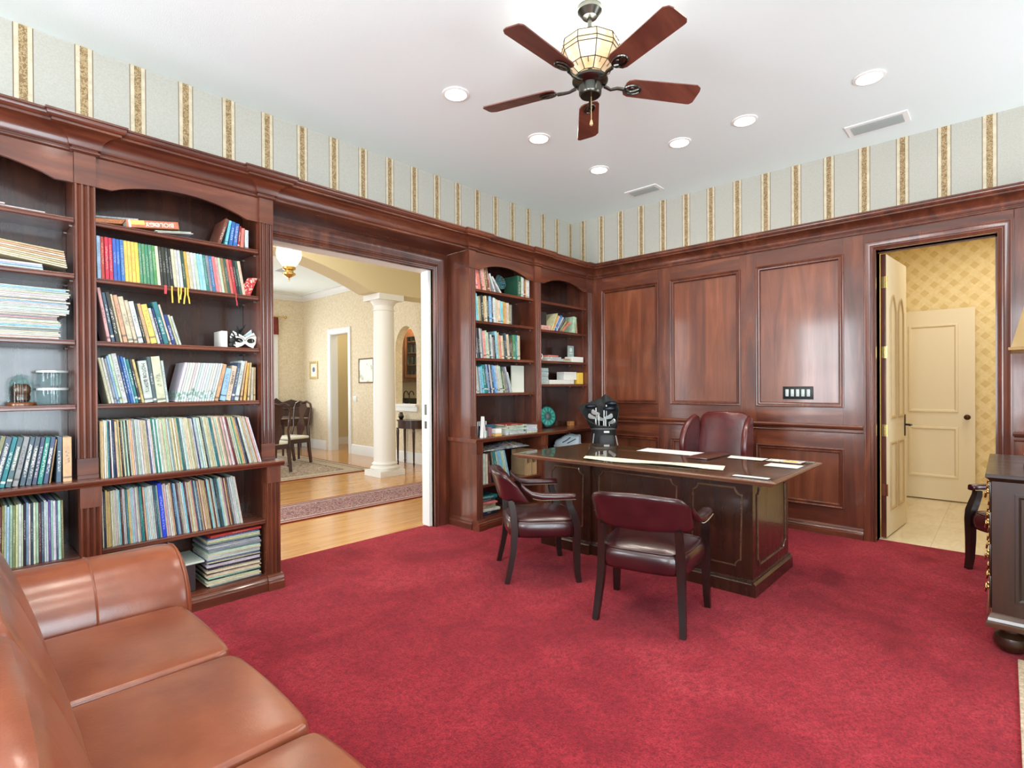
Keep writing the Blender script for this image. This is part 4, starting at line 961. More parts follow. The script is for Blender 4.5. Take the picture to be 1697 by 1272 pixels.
# --- bookcase beside the opening (B)
IB0, IB1 = PIL[1][1]+.004, PIL[2][0]-.003
GB = 'books of the bookcase beside the hall opening'
def bk(w, h, t, c, k='hard', d=.20): return (w, h, d, t, c, k)
row(LED, 3.578, IB0+.002, IB1, recs(96, [(0, -.5), (.12, -3.5), (.5, -7), (.8, -11), (1, -15.5)], RCOL, {30: (.010, .312, 'teal', 'teal record sleeve standing out in the middle of the ledge row', 'sleeve'), 6: (.008, .315, 'navy', 'navy record sleeve near the left end of the ledge row', 'sleeve')}),
    'in the packed ledge row', 'record sleeve', 'records packed on the ledge beside the opening', 'thin ')
row(.462, 3.60, IB0, IB1, recs(90, [(0, -1), (.3, -4), (.5, -6.5), (1, -9)], RCOL+['lightblue', 'maroon', 'slate', 'aqua'], {34: (.020, .318, 'blue', 'thick bright blue record box in the row below the ledge', 'record_box')}),
    'in the row below the ledge', 'record sleeve', 'records in the row below the ledge', 'thin ')
bpy.data.objects['record_box'].color = bpy.data.objects['record_box'].color
for o in bpy.data.objects:
    if o.name.startswith('record_box') and 'bright blue' in o.get('label', ''): o.color = lin((14,58,190))
it = [(ru(.006, .011), .312, .29, rc(['white', 'cream', 'palegrey', 'palegreen', 'slate', 'grey', 'white', 'cream', 'black']), 'rec', ru(-.008, .008), ru(-2, 2)) for i in range(33)]
zz = stack(1.105, 3.60, .097, it, 'of the pile under the red one', 'record sleeve', 'record sleeves piled at the bottom of the bookcase')
stack(1.112, 3.60, zz, [(.016,.312,.29,'red','rec',0,3)], '', 'record box', None, ['flat red record box on top of the record pile'])
stack(.70, 3.62, .097, [(.16,.34,.28,'black','box',0,0), (.012,.38,.29,'palegrey','box',.01,0)], 'behind the sofa arm', 'storage box', 'flat boxes behind the sofa arm', ['black storage box hidden behind the sofa arm', 'pale grey tray on the black box behind the sofa arm'])
# second shelf: colour blocks of slim paperbacks
seq = ['lightblue']+['red']*3+['blue']*3+['yellow']*4+['green']*5+['white']+['black']*4+['cream', 'palegrey', 'palegrey', 'darkgreen', 'gold', 'cream', 'white', 'white', 'lightblue', 'lightblue', 'teal', 'grey', 'blue', 'salmon', 'pink', 'white', 'olive', 'darkgreen', 'salmon', 'red', 'black', 'darkgreen', 'cream']
row(1.941, 3.674, IB0, IB1, [bk(ru(.0150, .0175), .236-.0004*i, -1-8.5*(i/len(seq)), c, 'mag', .17) for i, c in enumerate(seq)], 'on the second shelf beside the opening', 'paperback', GB, 'slim ')
# third shelf
s3 = [('pink', .016, .300), ('slate', .016, .275), ('black', .020, .280), ('cream', .011, .272), ('tan', .020, .268), ('cream', .026, .262), ('cream', .018, .245), ('palegrey', .024, .240), ('black', .012, .232), ('tan', .018, .232), ('yellow', .030, .230), ('white', .014, .212), ('navy', .014, .212), ('teal', .026, .252), ('cream', .010, .24), ('darkblue', .020, .180), ('cream', .012, .182), ('white', .012, .176)]
row(1.594, 3.676, IB0, IB1, [bk(w_, h_, -9-7*(i/len(s3)), c) for i, (c, w_, h_) in enumerate(s3)], 'on the third shelf beside the opening', 'book', GB)
# fourth shelf
s4 = [('cream', .014, .26), ('palegrey', .012, .26), ('grey', .012, .255), ('lightblue', .010, .27), ('palegreen', .014, .28), ('white', .024, .285), ('darkblue', .012, .275), ('blue', .012, .27), ('lightblue', .010, .265), ('teal', .014, .255), ('black', .012, .255), ('tan', .014, .255)]
a4 = [bk(w_, h_, -11, c) for c, w_, h_ in s4]+[(.044, .245, .20, -8, 'white', 'hard', 'thick white hardback with black spine lettering on the fourth shelf'), bk(.018, .27, -7.5, 'slate'), bk(.044, .272, -7, 'cream'), bk(.014, .25, -6.5, 'palegrey')]
e4 = row(1.247, 3.676, IB0, IB1, a4, 'in the left half of the fourth shelf', 'book', GB)
b4 = [bk(.0135, .245, 13.5, 'white', 'pic') for i in range(15)]+[bk(.022, .24, 13, 'tan'), (.034, .212, .2, 11, 'lightblue', 'hard'), (.030, .228, .2, 11, 'cream', 'hard', 'cream hardback with brown spine lettering near the right end of the fourth shelf'), bk(.016, .25, 10.5, 'slate'), bk(.026, .262, 10, 'palegrey'), bk(.012, .262, 8, 'tan'), bk(.014, .25, 6, 'gold'), bk(.012, .25, 4, 'tan'), bk(.016, .22, 2, 'cream'), bk(.012, .22, 1, 'tan')]
row(1.247, 3.676, .955, IB1, b4, 'in the right half of the fourth shelf', 'book', GB)
# top shelf: jumble of books lying over each other and a standing group
def flatbook(c, w_, L, d, x, y, z, tilt, rz, lb, kind='hard'):
    o = bookmesh(w_, L, d, kind, c, 'book'); lying(o, x, y, z, w_, L, R(rz), R(tilt)); tag(o, lb, 'book', GB); return o
flatbook('slate', .014, .20, .14, .590, 3.863, 2.2586, 0, 0, 'dark slate book lying lowest at the left of the top shelf')
flatbook('grey', .012, .20, .14, .585, 3.863, 2.2722, 0, 0, 'grey book lying second in the left pile of the top shelf')
flatbook('orange', .026, .21, .14, .588, 3.863, 2.2925, -7, 0, 'orange book sloping upward in the left pile of the top shelf')
flatbook('palegrey', .012, .22, .14, .584, 3.863, 2.3128, -7, 0, 'pale grey book topmost in the left pile of the top shelf')
bio = flatbook('salmon', .044, .262, .115, .722, 3.732, 2.2755, -8.6, -2, 'thick salmon biology textbook lying upside down on the top shelf')
bio.color = lin((176,104,74))
flatbook('white', .0052, .19, .11, .872, 3.726, 2.2556, -8.6, 0, 'white magazine sloping lowest under the biology textbook', 'mag')
flatbook('palegrey', .0052, .19, .11, .860, 3.726, 2.2614, -8.6, 0, 'pale grey magazine sloping right below the biology textbook', 'mag')
flatbook('lightblue', .030, .20, .12, 1.005, 3.86, 2.2668, 0, -4, 'light blue box shaped book lying at the middle of the top shelf')
flatbook('teal', .008, .19, .12, 1.0, 3.86, 2.2868, 0, 5, 'thin teal booklet on the light blue book', 'mag')
row(2.251, 3.68, 1.20, IB1, [bk(.022, .175, 17, 'brown'), bk(.016, .165, 10, 'aqua'), bk(.022, .16, 8, 'blue'), bk(.026, .155, 7, 'blue'), bk(.014, .142, 6, 'dullred'), bk(.020, .132, 4.5, 'salmon'), bk(.022, .124, .5, 'palegrey')], 'at the right end of the top shelf', 'book', GB)
# lettering and sticker on the biology book, printed lettering on a few cloth spines
def text(name, s_, par, size, mat, loc, rot, ext=.0004, align='CENTER', sx=1):
    c = bpy.data.curves.new(name, 'FONT'); c.body = s_; c.size = size; c.extrude = ext; c.align_x = align; c.align_y = 'CENTER'; c.materials.append(mat)
    q = bpy.data.objects.new(name, c); COL.objects.link(q); bpy.context.view_layer.update()
    me = bpy.data.meshes.new_from_object(q.evaluated_get(bpy.context.evaluated_depsgraph_get())); bpy.data.objects.remove(q); bpy.data.curves.remove(c)
    o = bpy.data.objects.new(name, me); COL.objects.link(o); o.parent = par; o.location = loc; o.rotation_euler = rot; return o
INKW = plain('silver_spine_ink', (226,222,206), .5); INKD = plain('dark_spine_ink', (58,46,42), .6)
text('title_lettering', 'BIOLOGY', bio, .034, INKW, (0, -.0582, .165), (R(90), R(90), 0))
ylw = plain('used_sticker_yellow', (232,214,96), .5)
st = obj('sticker', MB().box(-.019, .004, -.0584, -.0578, .022, .088), ylw, smooth=0); st.parent = bio
for o in list(bpy.data.objects):
    l_ = o.get('label', '')
    if l_.startswith('thick white hardback with black'): text('title_lettering', 'MOTOR BOATS', o, .024, INKD, (0, -.1006, .145), (R(90), R(90), 0))
    if l_.startswith('cream hardback with brown'): text('title_lettering', 'GARNETT', o, .020, INKD, (0, -.1006, .150), (R(90), R(-90), 0))
TT = {4: 'RAYMOND SCOTT', 6: 'EARLY ARKANSAS', 8: 'ROBERT BENCHLEY', 9: 'THE SCIENCE', 12: 'BEAU GESTE'}
books5 = [o for o in bpy.data.objects if o.get('group') == 'leaning hardbacks on the ledge of the near bookcase']
for i, o in enumerate(sorted(books5, key=lambda q: q.location.x)):
    if i in TT: text('title_lettering', TT[i], o, .0145, INKW, (0, -.0956, .142), (R(90), R(-90), 0))
# ribbons, magazine and mask of this bookcase
YR = plain('yellow_ribbon', (226,184,72), .6); RR = plain('red_ribbon', (190,58,66), .6)
def ribbon(x, zb, mat, lb, w_=.006, dxx=.0):
    m = MB(); p = [(x, 3.668, 1.9425), (x, 3.655, 1.943), (x, 3.6525, 1.936), (x, 3.653, 1.90), (x+dxx, 3.654, zb+.03), (x+dxx*1.6, 3.655, zb)]
    rings = [[(q[0]-w_/2, q[1], q[2]), (q[0]+w_/2, q[1], q[2]), (q[0]+w_/2, q[1]+.0008, q[2]+.0008), (q[0]-w_/2, q[1]+.0008, q[2]+.0008)] for q in p]
    m.loft(rings); tag(obj('ribbon', m, mat, smooth=0), lb, 'ribbon', 'bookmark ribbons hanging off the second shelf')
ribbon(.905, 1.893, RR, 'wide red ribbon hanging off the second shelf', .013)
for i, (x, zb, dx) in enumerate(((.938, 1.843, .002), (.972, 1.846, .002), (.986, 1.868, -.002), (1.008, 1.843, -.004), (1.022, 1.848, .006))):
    ribbon(x, zb, YR, 'yellow ribbon hanging off the second shelf, %s from the left' % ordn(i+1), .0075, dx)
ribbon(1.300, 1.865, RR, 'thin red ribbon hanging off the right end of the second shelf', .006, .004)
mg = obj('magazine', MB().add([(-.045,0,0),(.03,0,0),(.075,-.01,.125),(.012,-.01,.118),(-.045,.003,.0),(.03,.003,0),(.075,-.007,.125),(.012,-.007,.118)], [(0,1,2,3),(7,6,5,4),(0,4,5,1),(1,5,6,2),(2,6,7,3),(3,7,4,0)]), NT('red_magazine_cover').m, smooth=0)
t = NT('red_magazine_print'); v = t.coord((1,1,1)); t.col(t.mix(t.math('GREATER_THAN', t.noise(v, 55, 3), .56), lin((176,40,44)), lin((214,190,170)))); mg.data.materials[0] = t.m
mg.location = (1.385, 3.685, 1.9415); tag(mg, 'curled red magazine leaning at the right end of the second shelf', 'magazine')
wc = obj('white_box', MB().rbox(1.225, 1.262, 3.70, 3.84, 1.5945, 1.70, .003), WHITEP); tag(wc, 'small white box standing left of the masquerade mask', 'box')
# masquerade mask with feathers, and postcard behind it
MW = plain('mask_white', (226,224,214), .45); MBk = plain('mask_black', (26,28,28), .6, bump=.002)
mk = thing('masquerade_mask', 'white and black feathered masquerade mask leaning on the third shelf', 'mask', (1.36, 3.70, 1.5945))
mo = [(-.075,.02),(-.05,.0),(-.02,.012),(0,.028),(.02,.012),(.05,.0),(.072,.03),(.08,.075),(.062,.105),(.025,.082),(0,.070),(-.03,.088),(-.068,.108),(-.086,.07)]
def ymask(x, z): return 3.684+.9*(x*x)*2.4+.10*z
def maskring(pts, dy=0): return [(1.365+x, ymask(x, z)+dy, 1.596+z) for x, z in pts]
eyes = []
bm = bmesh.new()
def eye(cx, s=1): return [(cx+.024*cos(2*pi*i/14), .048+.014*sin(2*pi*i/14)+.10*(cx+.024*cos(2*pi*i/14)-cx)*(1 if cx > 0 else -1)) for i in range(14)]
loops = [mo, eye(-.038)[::-1], eye(.038)[::-1]]; es = []
for lp in loops:
    vs = [bm.verts.new((x, 0, z)) for x, z in lp]; es += [bm.edges.new((vs[i], vs[(i+1) % len(vs)])) for i in range(len(vs))]
bmesh.ops.triangle_fill(bm, edges=es, use_beauty=True)
g = bmesh.ops.extrude_face_region(bm, geom=bm.faces[:]); 
for v in [q for q in g['geom'] if isinstance(q, bmesh.types.BMVert)]: v.co.y += .004
m = MB(); m.bm(bm); m.v = [(1.365+x, ymask(x, z)+y, 1.596+z) for x, y, z in m.v]
obj('face', m, MW, mk, smooth=30, fixn=True)
m = MB()
for cx in (-.038, .038):
    m.tube([(1.365+x, ymask(x, z)-.001, 1.596+z) for x, z in eye(cx)], .0022, 6, loop=True)
m.tube([(1.365+x, ymask(x, z)-.002, 1.596+z) for x, z in ((-.07,.085),(-.04,.075),(-.012,.062),(0,.045),(.012,.062),(.04,.078),(.066,.086))], .0018, 6)
obj('painted_trim', m, MBk, mk)
m = MB()
for i in range(16):
    a = R(45+i*9); L_ = .065+.022*(i % 3); bx, bz = 1.318+.006*(i % 4), 1.688-.006*i
    tip = (bx+L_*cos(a), 3.705+.004*(i % 3), bz+L_*sin(a)*.8)
    if tip[0] < 1.275: tip = (1.275, tip[1], tip[2])
    m.tube([(bx, 3.70, bz), ((bx+tip[0])/2, 3.70+.003*(i % 2), (bz+tip[2])/2+.008), tip], [.004,.013,.002], 6, sy=.35)
m.ball((1.292, 3.700, 1.640), .020, sy=.5).ball((1.285, 3.700, 1.612), .016, sy=.5)
obj('feathers', m, MBk, mk)
t = NT('forest_postcard_print'); v = t.coord((1,1,1)); tc = t.n('ShaderNodeTexCoord'); sp = t.n('ShaderNodeSeparateXYZ'); t.l(tc.outputs['Generated'], sp.inputs[0])
t.col(t.mix(t.math('GREATER_THAN', t.math('ADD', sp.outputs[2], t.math('MULTIPLY', t.noise(v, 40, 3), .5)), .9), lin((46,62,46)), lin((166,198,208))))
pcd = thing('postcard', 'white edged landscape postcard leaning behind the mask', 'postcard', (1.40, 3.72, 1.5945))
obj('card', MB().prism([(1.338, 1.648), (1.438, 1.5948), (1.4395, 1.60), (1.424, 1.725)], 'y', 3.735, 3.7375), WHITEP, pcd, smooth=0)
obj('print', MB().prism([(1.346, 1.650), (1.433, 1.603), (1.421, 1.712)], 'y', 3.7335, 3.7345), t.m, pcd, smooth=0)

# --- bookcase right of the opening (C)
IC0, IC1 = PIL[3][1]+.004, PIL[4][0]-.003
GC = 'books of the bookcase right of the opening'
WC = 'right of the opening'
c1 = [('cream',.016,.21),('pink',.026,.235),('salmon',.036,.215),('brown',.02,.25),('pink',.024,.25),('tan',.024,.25),('brown',.028,.258),('brown',.024,.262),('pink',.012,.16)]
row(2.252, 3.69, IC0, IC1, [bk(w_, h_, -9, c) for c, w_, h_ in c1]+[(.020,.19,.11,-24,'palegrey','hard','pale grey book slumped beside the leaning brown books'), (.022,.19,.11,-40,'white','hard','white book slumped lowest beside the decorated plate')], 'on the top shelf right of the opening', 'book', GC, '', False)
t = NT('peacock_plate_glaze'); v = t.coord((1,1,1)); t.set(Roughness=.15, Coat_Weight=.5); t.col(t.ramp(t.noise(v, 24, 4, .6, 1.5), [(.34, (24,40,48)), (.46, (90,140,150)), (.56, (40,50,42)), (.66, (150,118,70))]))
pt = obj('decorated_plate', MB().lathe([(.002,0),(.045,.002),(.076,.010),(.076,.014),(.045,.006),(.002,.004)], (0,0,0), 32, ax='y'), t.m); pt.rotation_euler = (R(-12), 0, 0); pt.location = (3.955, 3.83, 2.2525+.081); tag(pt, 'dark decorated plate standing behind the slumped white book', 'plate')
row(2.252, 3.68, 4.045, IC1, [bk(.05, .215, 0, 'darkgreen'), bk(.024, .21, 0, 'palegreen'), bk(.018, .205, 0, 'white'), bk(.022, .195, 0, 'brown'), bk(.022, .195, 0, 'gold'), bk(.045, .19, 0, 'palegrey')], 'in the upright group right of the decorated plate', 'book', GC, '', False)
c2 = [('lightblue',.014,.25),('aqua',.03,.26),('cream',.022,.235),('olive',.02,.24),('black',.03,.25),('tan',.02,.24),('cream',.028,.25),('black',.026,.25),('lightblue',.03,.252),('slate',.024,.245),('palegrey',.022,.245),('white',.02,.24),('cream',.016,.23),('cream',.036,.225),('aqua',.034,.22),('gold',.034,.22),('tan',.018,.215),('palegrey',.018,.215),('cream',.016,.215),('olive',.02,.20),('grey',.02,.20)]
row(1.953, 3.68, IC0, IC1, [bk(w_, h_, -5+5*i/len(c2), c) for i, (c, w_, h_) in enumerate(c2)], 'on the second shelf right of the opening', 'book', GC)
c3 = [('white',.02,.29),('slate',.024,.285),('black',.024,.28),('palegrey',.016,.285),('grey',.022,.28),('pink',.034,.26),('palegreen',.022,.268),('cream',.022,.252),('slate',.02,.24),('white',.028,.236),('grey',.022,.21),('black',.02,.23),('lightblue',.034,.27),('tan',.022,.262),('salmon',.02,.235),('cream',.03,.232),('black',.022,.25),('slate',.028,.26),('cream',.036,.25),('darkgreen',.02,.235),('brown',.024,.215),('green',.036,.25),('teal',.022,.25),('palegreen',.02,.25),('cream',.028,.248)]
row(1.60, 3.68, IC0, IC1, [bk(w_, h_, -5.5+(4.5 if i > 20 else 0), c) for i, (c, w_, h_) in enumerate(c3)], 'on the third shelf right of the opening', 'book', GC)
c4 = [('white',.02,.27),('palegrey',.02,.26),('grey',.016,.25),('lightblue',.024,.25),('aqua',.022,.26),('teal',.034,.275),('slate',.016,.28),('lightblue',.018,.28),('navy',.024,.28),('palegrey',.014,.28),('slate',.022,.275),('skyblue',.02,.275),('lightblue',.024,.27),('cream',.026,.27),('white',.018,.275),('palegreen',.02,.268),('darkgreen',.018,.265),('tan',.018,.22),('grey',.036,.20)]
e = row(1.262, 3.68, IC0, IC1, [bk(w_, h_, -7-5*i/len(c4), c) for i, (c, w_, h_) in enumerate(c4)]+[(.014,.27,.2,-17,'white','mag'), (.014,.215,.2,-18,'white','mag')], 'on the fourth shelf right of the opening', 'book', GC)
o = obj('booklet', MB().box(4.065, 4.262, 3.80, 3.806, 1.2625, 1.545).box(4.066, 4.262, 3.795, 3.7995, 1.2625, 1.543), plain('booklet_cover', (214,218,204), .6), smooth=0); tag(o, 'large pale booklet facing out at the right end of the fourth shelf', 'booklet')
# things on the ledge of C
fc = obj('folded_card', MB().prism([(3.442, LED+.0005), (3.447, LED+.0005), (3.462, LED+.20), (3.458, LED+.20)], 'y', 3.585, 3.625).prism([(3.470, LED+.0005), (3.482, LED+.0005), (3.463, LED+.20), (3.4622, LED+.20)], 'y', 3.585, 3.625), WHITEP, smooth=0); tag(fc, 'tall white folded card standing at the left end of the right ledge', 'card')
t = NT('black_white_stripes'); tc = t.n('ShaderNodeTexCoord'); sp = t.n('ShaderNodeSeparateXYZ'); t.l(tc.outputs['Generated'], sp.inputs[0]); t.col(t.mix(t.math('GREATER_THAN', t.math('FRACT', t.math('MULTIPLY', sp.outputs[0], 8)), .45), lin((232,232,228)), lin((30,32,38))))
def sbox(x0, x1, y0, y1, z0, z1, mat, lb, nm='small_box', cat='box', grp='little boxes on the right ledge'):
    o = obj(nm, MB().rbox(x0, x1, y0, y1, z0+.0005, z1, .0015, 1), mat, smooth=0); return tag(o, lb, cat, grp)
sbox(3.53, 3.71, 3.80, 3.86, LED, LED+.135, t.m, 'black and white striped box at the back of the right ledge')
sbox(3.62, 3.74, 3.72, 3.78, LED, LED+.105, plain('dark_teal_box', (40,78,96), .4), 'dark teal box between the striped and the small white box')
sbox(3.56, 3.615, 3.71, 3.77, LED, LED+.095, plain('navy_box', (38,44,74), .4), 'navy box left of the dark teal box')
sbox(3.565, 3.61, 3.635, 3.69, LED, LED+.09, plain('mauve_box', (132,96,104), .4), 'mauve box in front of the navy box')
sbox(3.63, 3.715, 3.60, 3.67, LED, LED+.026, plain('tan_base_box', (196,158,98), .4), 'tan box base under the white box on the right ledge')
sbox(3.63, 3.713, 3.602, 3.668, LED+.027, LED+.07, WHITEP, 'white box on the tan one on the right ledge')
sbox(3.51, 3.545, 3.63, 3.70, LED, LED+.06, plain('green_glass_box', (140,168,156), .2), 'pale green trinket box beside the folded card')
stack(3.775, 3.60, LED, [(.020,.29,.22,'white','hard',0,0), (.018,.27,.21,'palegrey','hard',-.01,1), (.018,.30,.22,'palegreen','hard',0,-1), (.018,.27,.21,'white','hard',.0,2), (.014,.30,.22,'white','mag',.01,0), (.014,.26,.2,'dullred','hard',-.02,-2)], 'in the pile on the right ledge', 'book', GC)
stack(4.080, 3.60, LED, [(.02,.17,.24,'white','mag',0,1), (.018,.17,.23,'palegrey','mag',0,-1), (.02,.165,.24,'white','mag',0,0), (.018,.17,.24,'white','mag',0,1.5)], 'of the small white pile at the ledge end', 'magazine', 'small white magazine pile on the right ledge')
# lower compartment of C: albums, bag, file boxes
row(.406, 3.60, IC0, 4.05, [(.022,.29,.24,0,'pink','rec'), (.018,.30,.24,0,'cream','rec'), (.032,.285,.24,0,'palegreen','rec'), (.02,.28,.24,-1,'cream','rec'), (.03,.29,.24,-6,'maroon','rec'), (.014,.30,.24,-11,'black','rec'), (.02,.295,.24,-11,'olive','rec'), (.040,.30,.24,-12,'teal','rec','thick teal album leaning in the lower compartment','album'), (.012,.295,.24,-12.5,'cream','rec'), (.026,.30,.24,-13,'lightblue','rec'), (.026,.30,.24,-13.5,'aqua','rec','bright aqua album leaning in the lower compartment','album'), (.022,.295,.24,-14,'cream','rec'), (.018,.30,.24,-14.5,'palegreen','rec'), (.024,.30,.24,-15,'lightblue','rec','light blue album leaning last in the lower compartment','album')], 'in the lower compartment', 'album', 'albums in the lower compartment', '', False)
CARD = plain('cardboard_tan', (166,138,100), .8, var=.15)
for x0, lb in ((4.10, 'tan cardboard file box under the plastic bag'), (4.185, 'tan cardboard file box at the right of the plastic bag')):
    o = obj('file_box', MB().box(x0, x0+.075, 3.62, 3.84, .4065, .41).box(x0, x0+.004, 3.62, 3.84, .41, .60).box(x0+.071, x0+.075, 3.62, 3.84, .41, .66).box(x0+.004, x0+.071, 3.62, 3.624, .41, .53).box(x0+.004, x0+.071, 3.836, 3.84, .41, .66), CARD, smooth=0); tag(o, lb, 'file box', 'cardboard file boxes')
t = NT('clear_bag_prints'); v = t.coord((1,1,1)); t.set(Roughness=.15, Coat_Weight=.6); t.col(t.ramp(t.noise(v, 17, 5, .65, 1), [(.3, (40,48,80)), (.42, (120,130,150)), (.52, (214,216,216)), (.62, (178,140,70)), (.72, (90,110,150))]))
m = MB(); ring = []
for j in range(7):
    xx = 3.50+.66*j/6; h = [.012,.022,.03,.035,.055,.055,.02][j]
    ring.append([(xx, 3.63+.004*(j % 2), .712+.006*sin(j*2)), (xx, 3.72, .712+h*.6), (xx, 3.80, .712+h), (xx, 3.88, .712+h*.4), (xx, 3.88, .709), (xx, 3.63, .708)])
m.loft(ring); o = obj('plastic_bag', m, t.m, smooth=50); tag(o, 'crumpled clear plastic bag of prints across the albums', 'plastic bag')
GCx = 'books piled at the bottom of the case beside the chair'
stack(IC0+.02, 3.63, .097, [(.035,.24,.18,'navy','hard',0,4), (.024,.26,.2,'palegrey','hard',-.0,-6), (.05,.20,.16,'cream','hard',.03,8), (.016,.22,.18,'salmon','mag',.0,-10), (.03,.22,.18,'slate','hard',.0,5), (.03,.2,.16,'teal','hard',.02,-8)], 'in the bottom pile behind the chair', 'book', GCx)
# --- corner bookcase (D)
ID0, ID1 = PIL[4][1]+.004, PIL[5][0]-.003
stack(ID0+.006, 3.68, 1.939, [(.05,.20,.2,'pink','hard',0,0)], '', 'book', None, ['pink book lying under the dark album in the corner bookcase'])
o = obj('photo_album', MB().rbox(ID0+.01, ID0+.185, 3.72, 3.75, 1.9905, 2.14, .004).box(ID0+.03, ID0+.17, 3.7185, 3.7199, 2.08, 2.13), [plain('dark_album', (42,40,38), .3)], smooth=0); tag(o, 'dark photo album standing on the pink book in the corner bookcase', 'album')
row(1.939, 3.68, ID0+.215, ID1, [(.01,.225,.2,29,'cream','mag'), (.02,.20,.2,32,'gold','hard'), (.012,.20,.2,34,'palegrey','hard'), (.03,.21,.2,36,'blue','hard'), (.022,.20,.2,38,'white','hard'), (.024,.20,.2,40,'navy','hard'), (.022,.185,.2,46,'olive','hard'), (.026,.185,.2,55,'salmon','hard')], 'leaning in the corner bookcase', 'book', 'books leaning in the corner bookcase')
row(1.939, 3.69, 4.995, ID1, [(.05,.19,.16,10,'palegreen','hard'), (.006,.17,.15,-6,'tan','mag')], 'right of the leaning row in the corner bookcase', 'book', 'books leaning in the corner bookcase')
mu = thing('mug', 'white mug at the left end of the corner bookcase shelf', 'mug', (ID0+.045, 3.74, 1.602))
obj('body', MB().lathe([(.030,1.6025),(.036,1.61),(.038,1.69),(.034,1.69),(.032,1.612),(.002,1.610)], (ID0+.045, 3.74, 0), 28), WHITE, mu)
obj('handle', MB().tube([(ID0+.082, 3.73, 1.678), (ID0+.105, 3.725, 1.676), (ID0+.114, 3.722, 1.655), (ID0+.106, 3.725, 1.630), (ID0+.080, 3.73, 1.622)], .0055, 10), WHITE, mu)
sbox(ID0+.015, ID0+.04, 3.83, 3.87, 1.602, 1.76, plain('tan_card_box', (198,168,128), .6), 'tall tan box behind the mug', grp=None)
stack(ID0+.155, 3.69, 1.602, [(.028,.29,.2,'white','hard',0,0), (.022,.25,.18,'white','hard',.01,2), (.016,.18,.15,'salmon','mag',.02,0)], 'right of the mug', 'book', 'white books beside the mug')
stack(ID0+.48, 3.70, 1.602, [(.018,.13,.15,'white','hard',-.02,0), (.018,.12,.14,'tan','hard',-.015,0)], 'between the white books and box', 'book', 'small books beside the white box')
sbox(ID0+.615, ID0+.835, 3.69, 3.80, 1.602, 1.666, WHITEP, 'long white box under the grey portrait card', grp=None)
fcard = thing('portrait_card', 'grey card with a white round portrait on the long white box', 'card', (ID0+.69, 3.77, 1.667))
obj('card', MB().box(ID0+.635, ID0+.755, 3.77, 3.775, 1.667, 1.80), plain('grey_green_card', (136,160,156), .5), fcard, smooth=0)
m = MB().lathe([(.026, 0), (.001, .0004)], (0,0,0), 24, ax='y', caps=False); m.v = [(ID0+.695+x, 3.7694+y*.3, 1.752+z) for x, y, z in m.v]; m.box(ID0+.665, ID0+.725, 3.7690, 3.7696, 1.705, 1.714)
obj('printed_portrait', m, WHITEP, fcard, smooth=0)
it = [(ru(.007, .011), .17, .2, rc(['white', 'white', 'lightblue', 'palegreen', 'palegrey']), 'mag', ru(-.006, .006), ru(-2, 2)) for i in range(19)]
stack(ID0+.004, 3.69, 1.346, it, 'of the white stack in the corner bookcase', 'magazine', 'white magazines stacked in the corner bookcase')
sbox(ID0+.20, ID0+.66, 3.70, 3.84, 1.346, 1.395, plain('grey_white_box', (206,206,196), .6), 'long flat pale box under the white carton in the corner bookcase', grp=None)
sbox(ID0+.50, ID0+.74, 3.72, 3.83, 1.3955, 1.488, WHITEP, 'white carton on the flat pale box in the corner bookcase', grp=None)
sbox(ID0+.745, ID0+.845, 3.70, 3.82, 1.346, 1.482, plain('yellow_carton', (216,180,72), .5), 'yellow carton at the right end of the corner bookcase shelf', grp=None)
# turquoise plate and little wooden box on the ledge
t = NT('turquoise_dial_glaze'); t.set(Roughness=.15, Coat_Weight=.6); tc = t.n('ShaderNodeTexCoord'); sp = t.n('ShaderNodeSeparateXYZ'); t.l(tc.outputs['Object'], sp.inputs[0])
zc_ = t.math('SUBTRACT', sp.outputs[2], .13); rr = t.math('SQRT', t.math('ADD', t.math('POWER', sp.outputs[0], 2), t.math('POWER', zc_, 2))); an = t.math('ARCTAN2', zc_, sp.outputs[0])
tick = t.math('GREATER_THAN', t.math('SINE', t.math('MULTIPLY', an, 12)), .55)
c = t.ramp(t.math('DIVIDE', rr, .13), [(0, (120,130,130)), (.26, (60,90,90)), (.32, (14,70,70)), (.36, (30,130,122)), (.80, (34,140,130)), (.86, (12,44,44)), (.9, (8,26,28))])
c = t.mix(t.math('MULTIPLY', tick, t.math('MULTIPLY', t.math('GREATER_THAN', rr, .06), t.math('LESS_THAN', rr, .098))), c, lin((90,176,160))); t.col(c)
pl = obj('turquoise_plate', MB().lathe([(.002,.008),(.045,.008),(.09,.002),(.128,0),(.130,.004),(.128,.008),(.09,.012),(.002,.016)], (0,0,0), 48, ax='y'), t.m); pl.rotation_euler = (R(-9), 0, R(-14)); pl.location = (4.735, 3.84, LED+.006); tag(pl, 'round turquoise dial plate leaning on the corner ledge', 'plate')
sbox(5.12, 5.20, 3.82, 3.87, LED, LED+.055, wood('little_box_wood', (150,96,48), (184,126,70), (206,150,92), 'x'), 'little light wooden box on the corner ledge', grp=None)
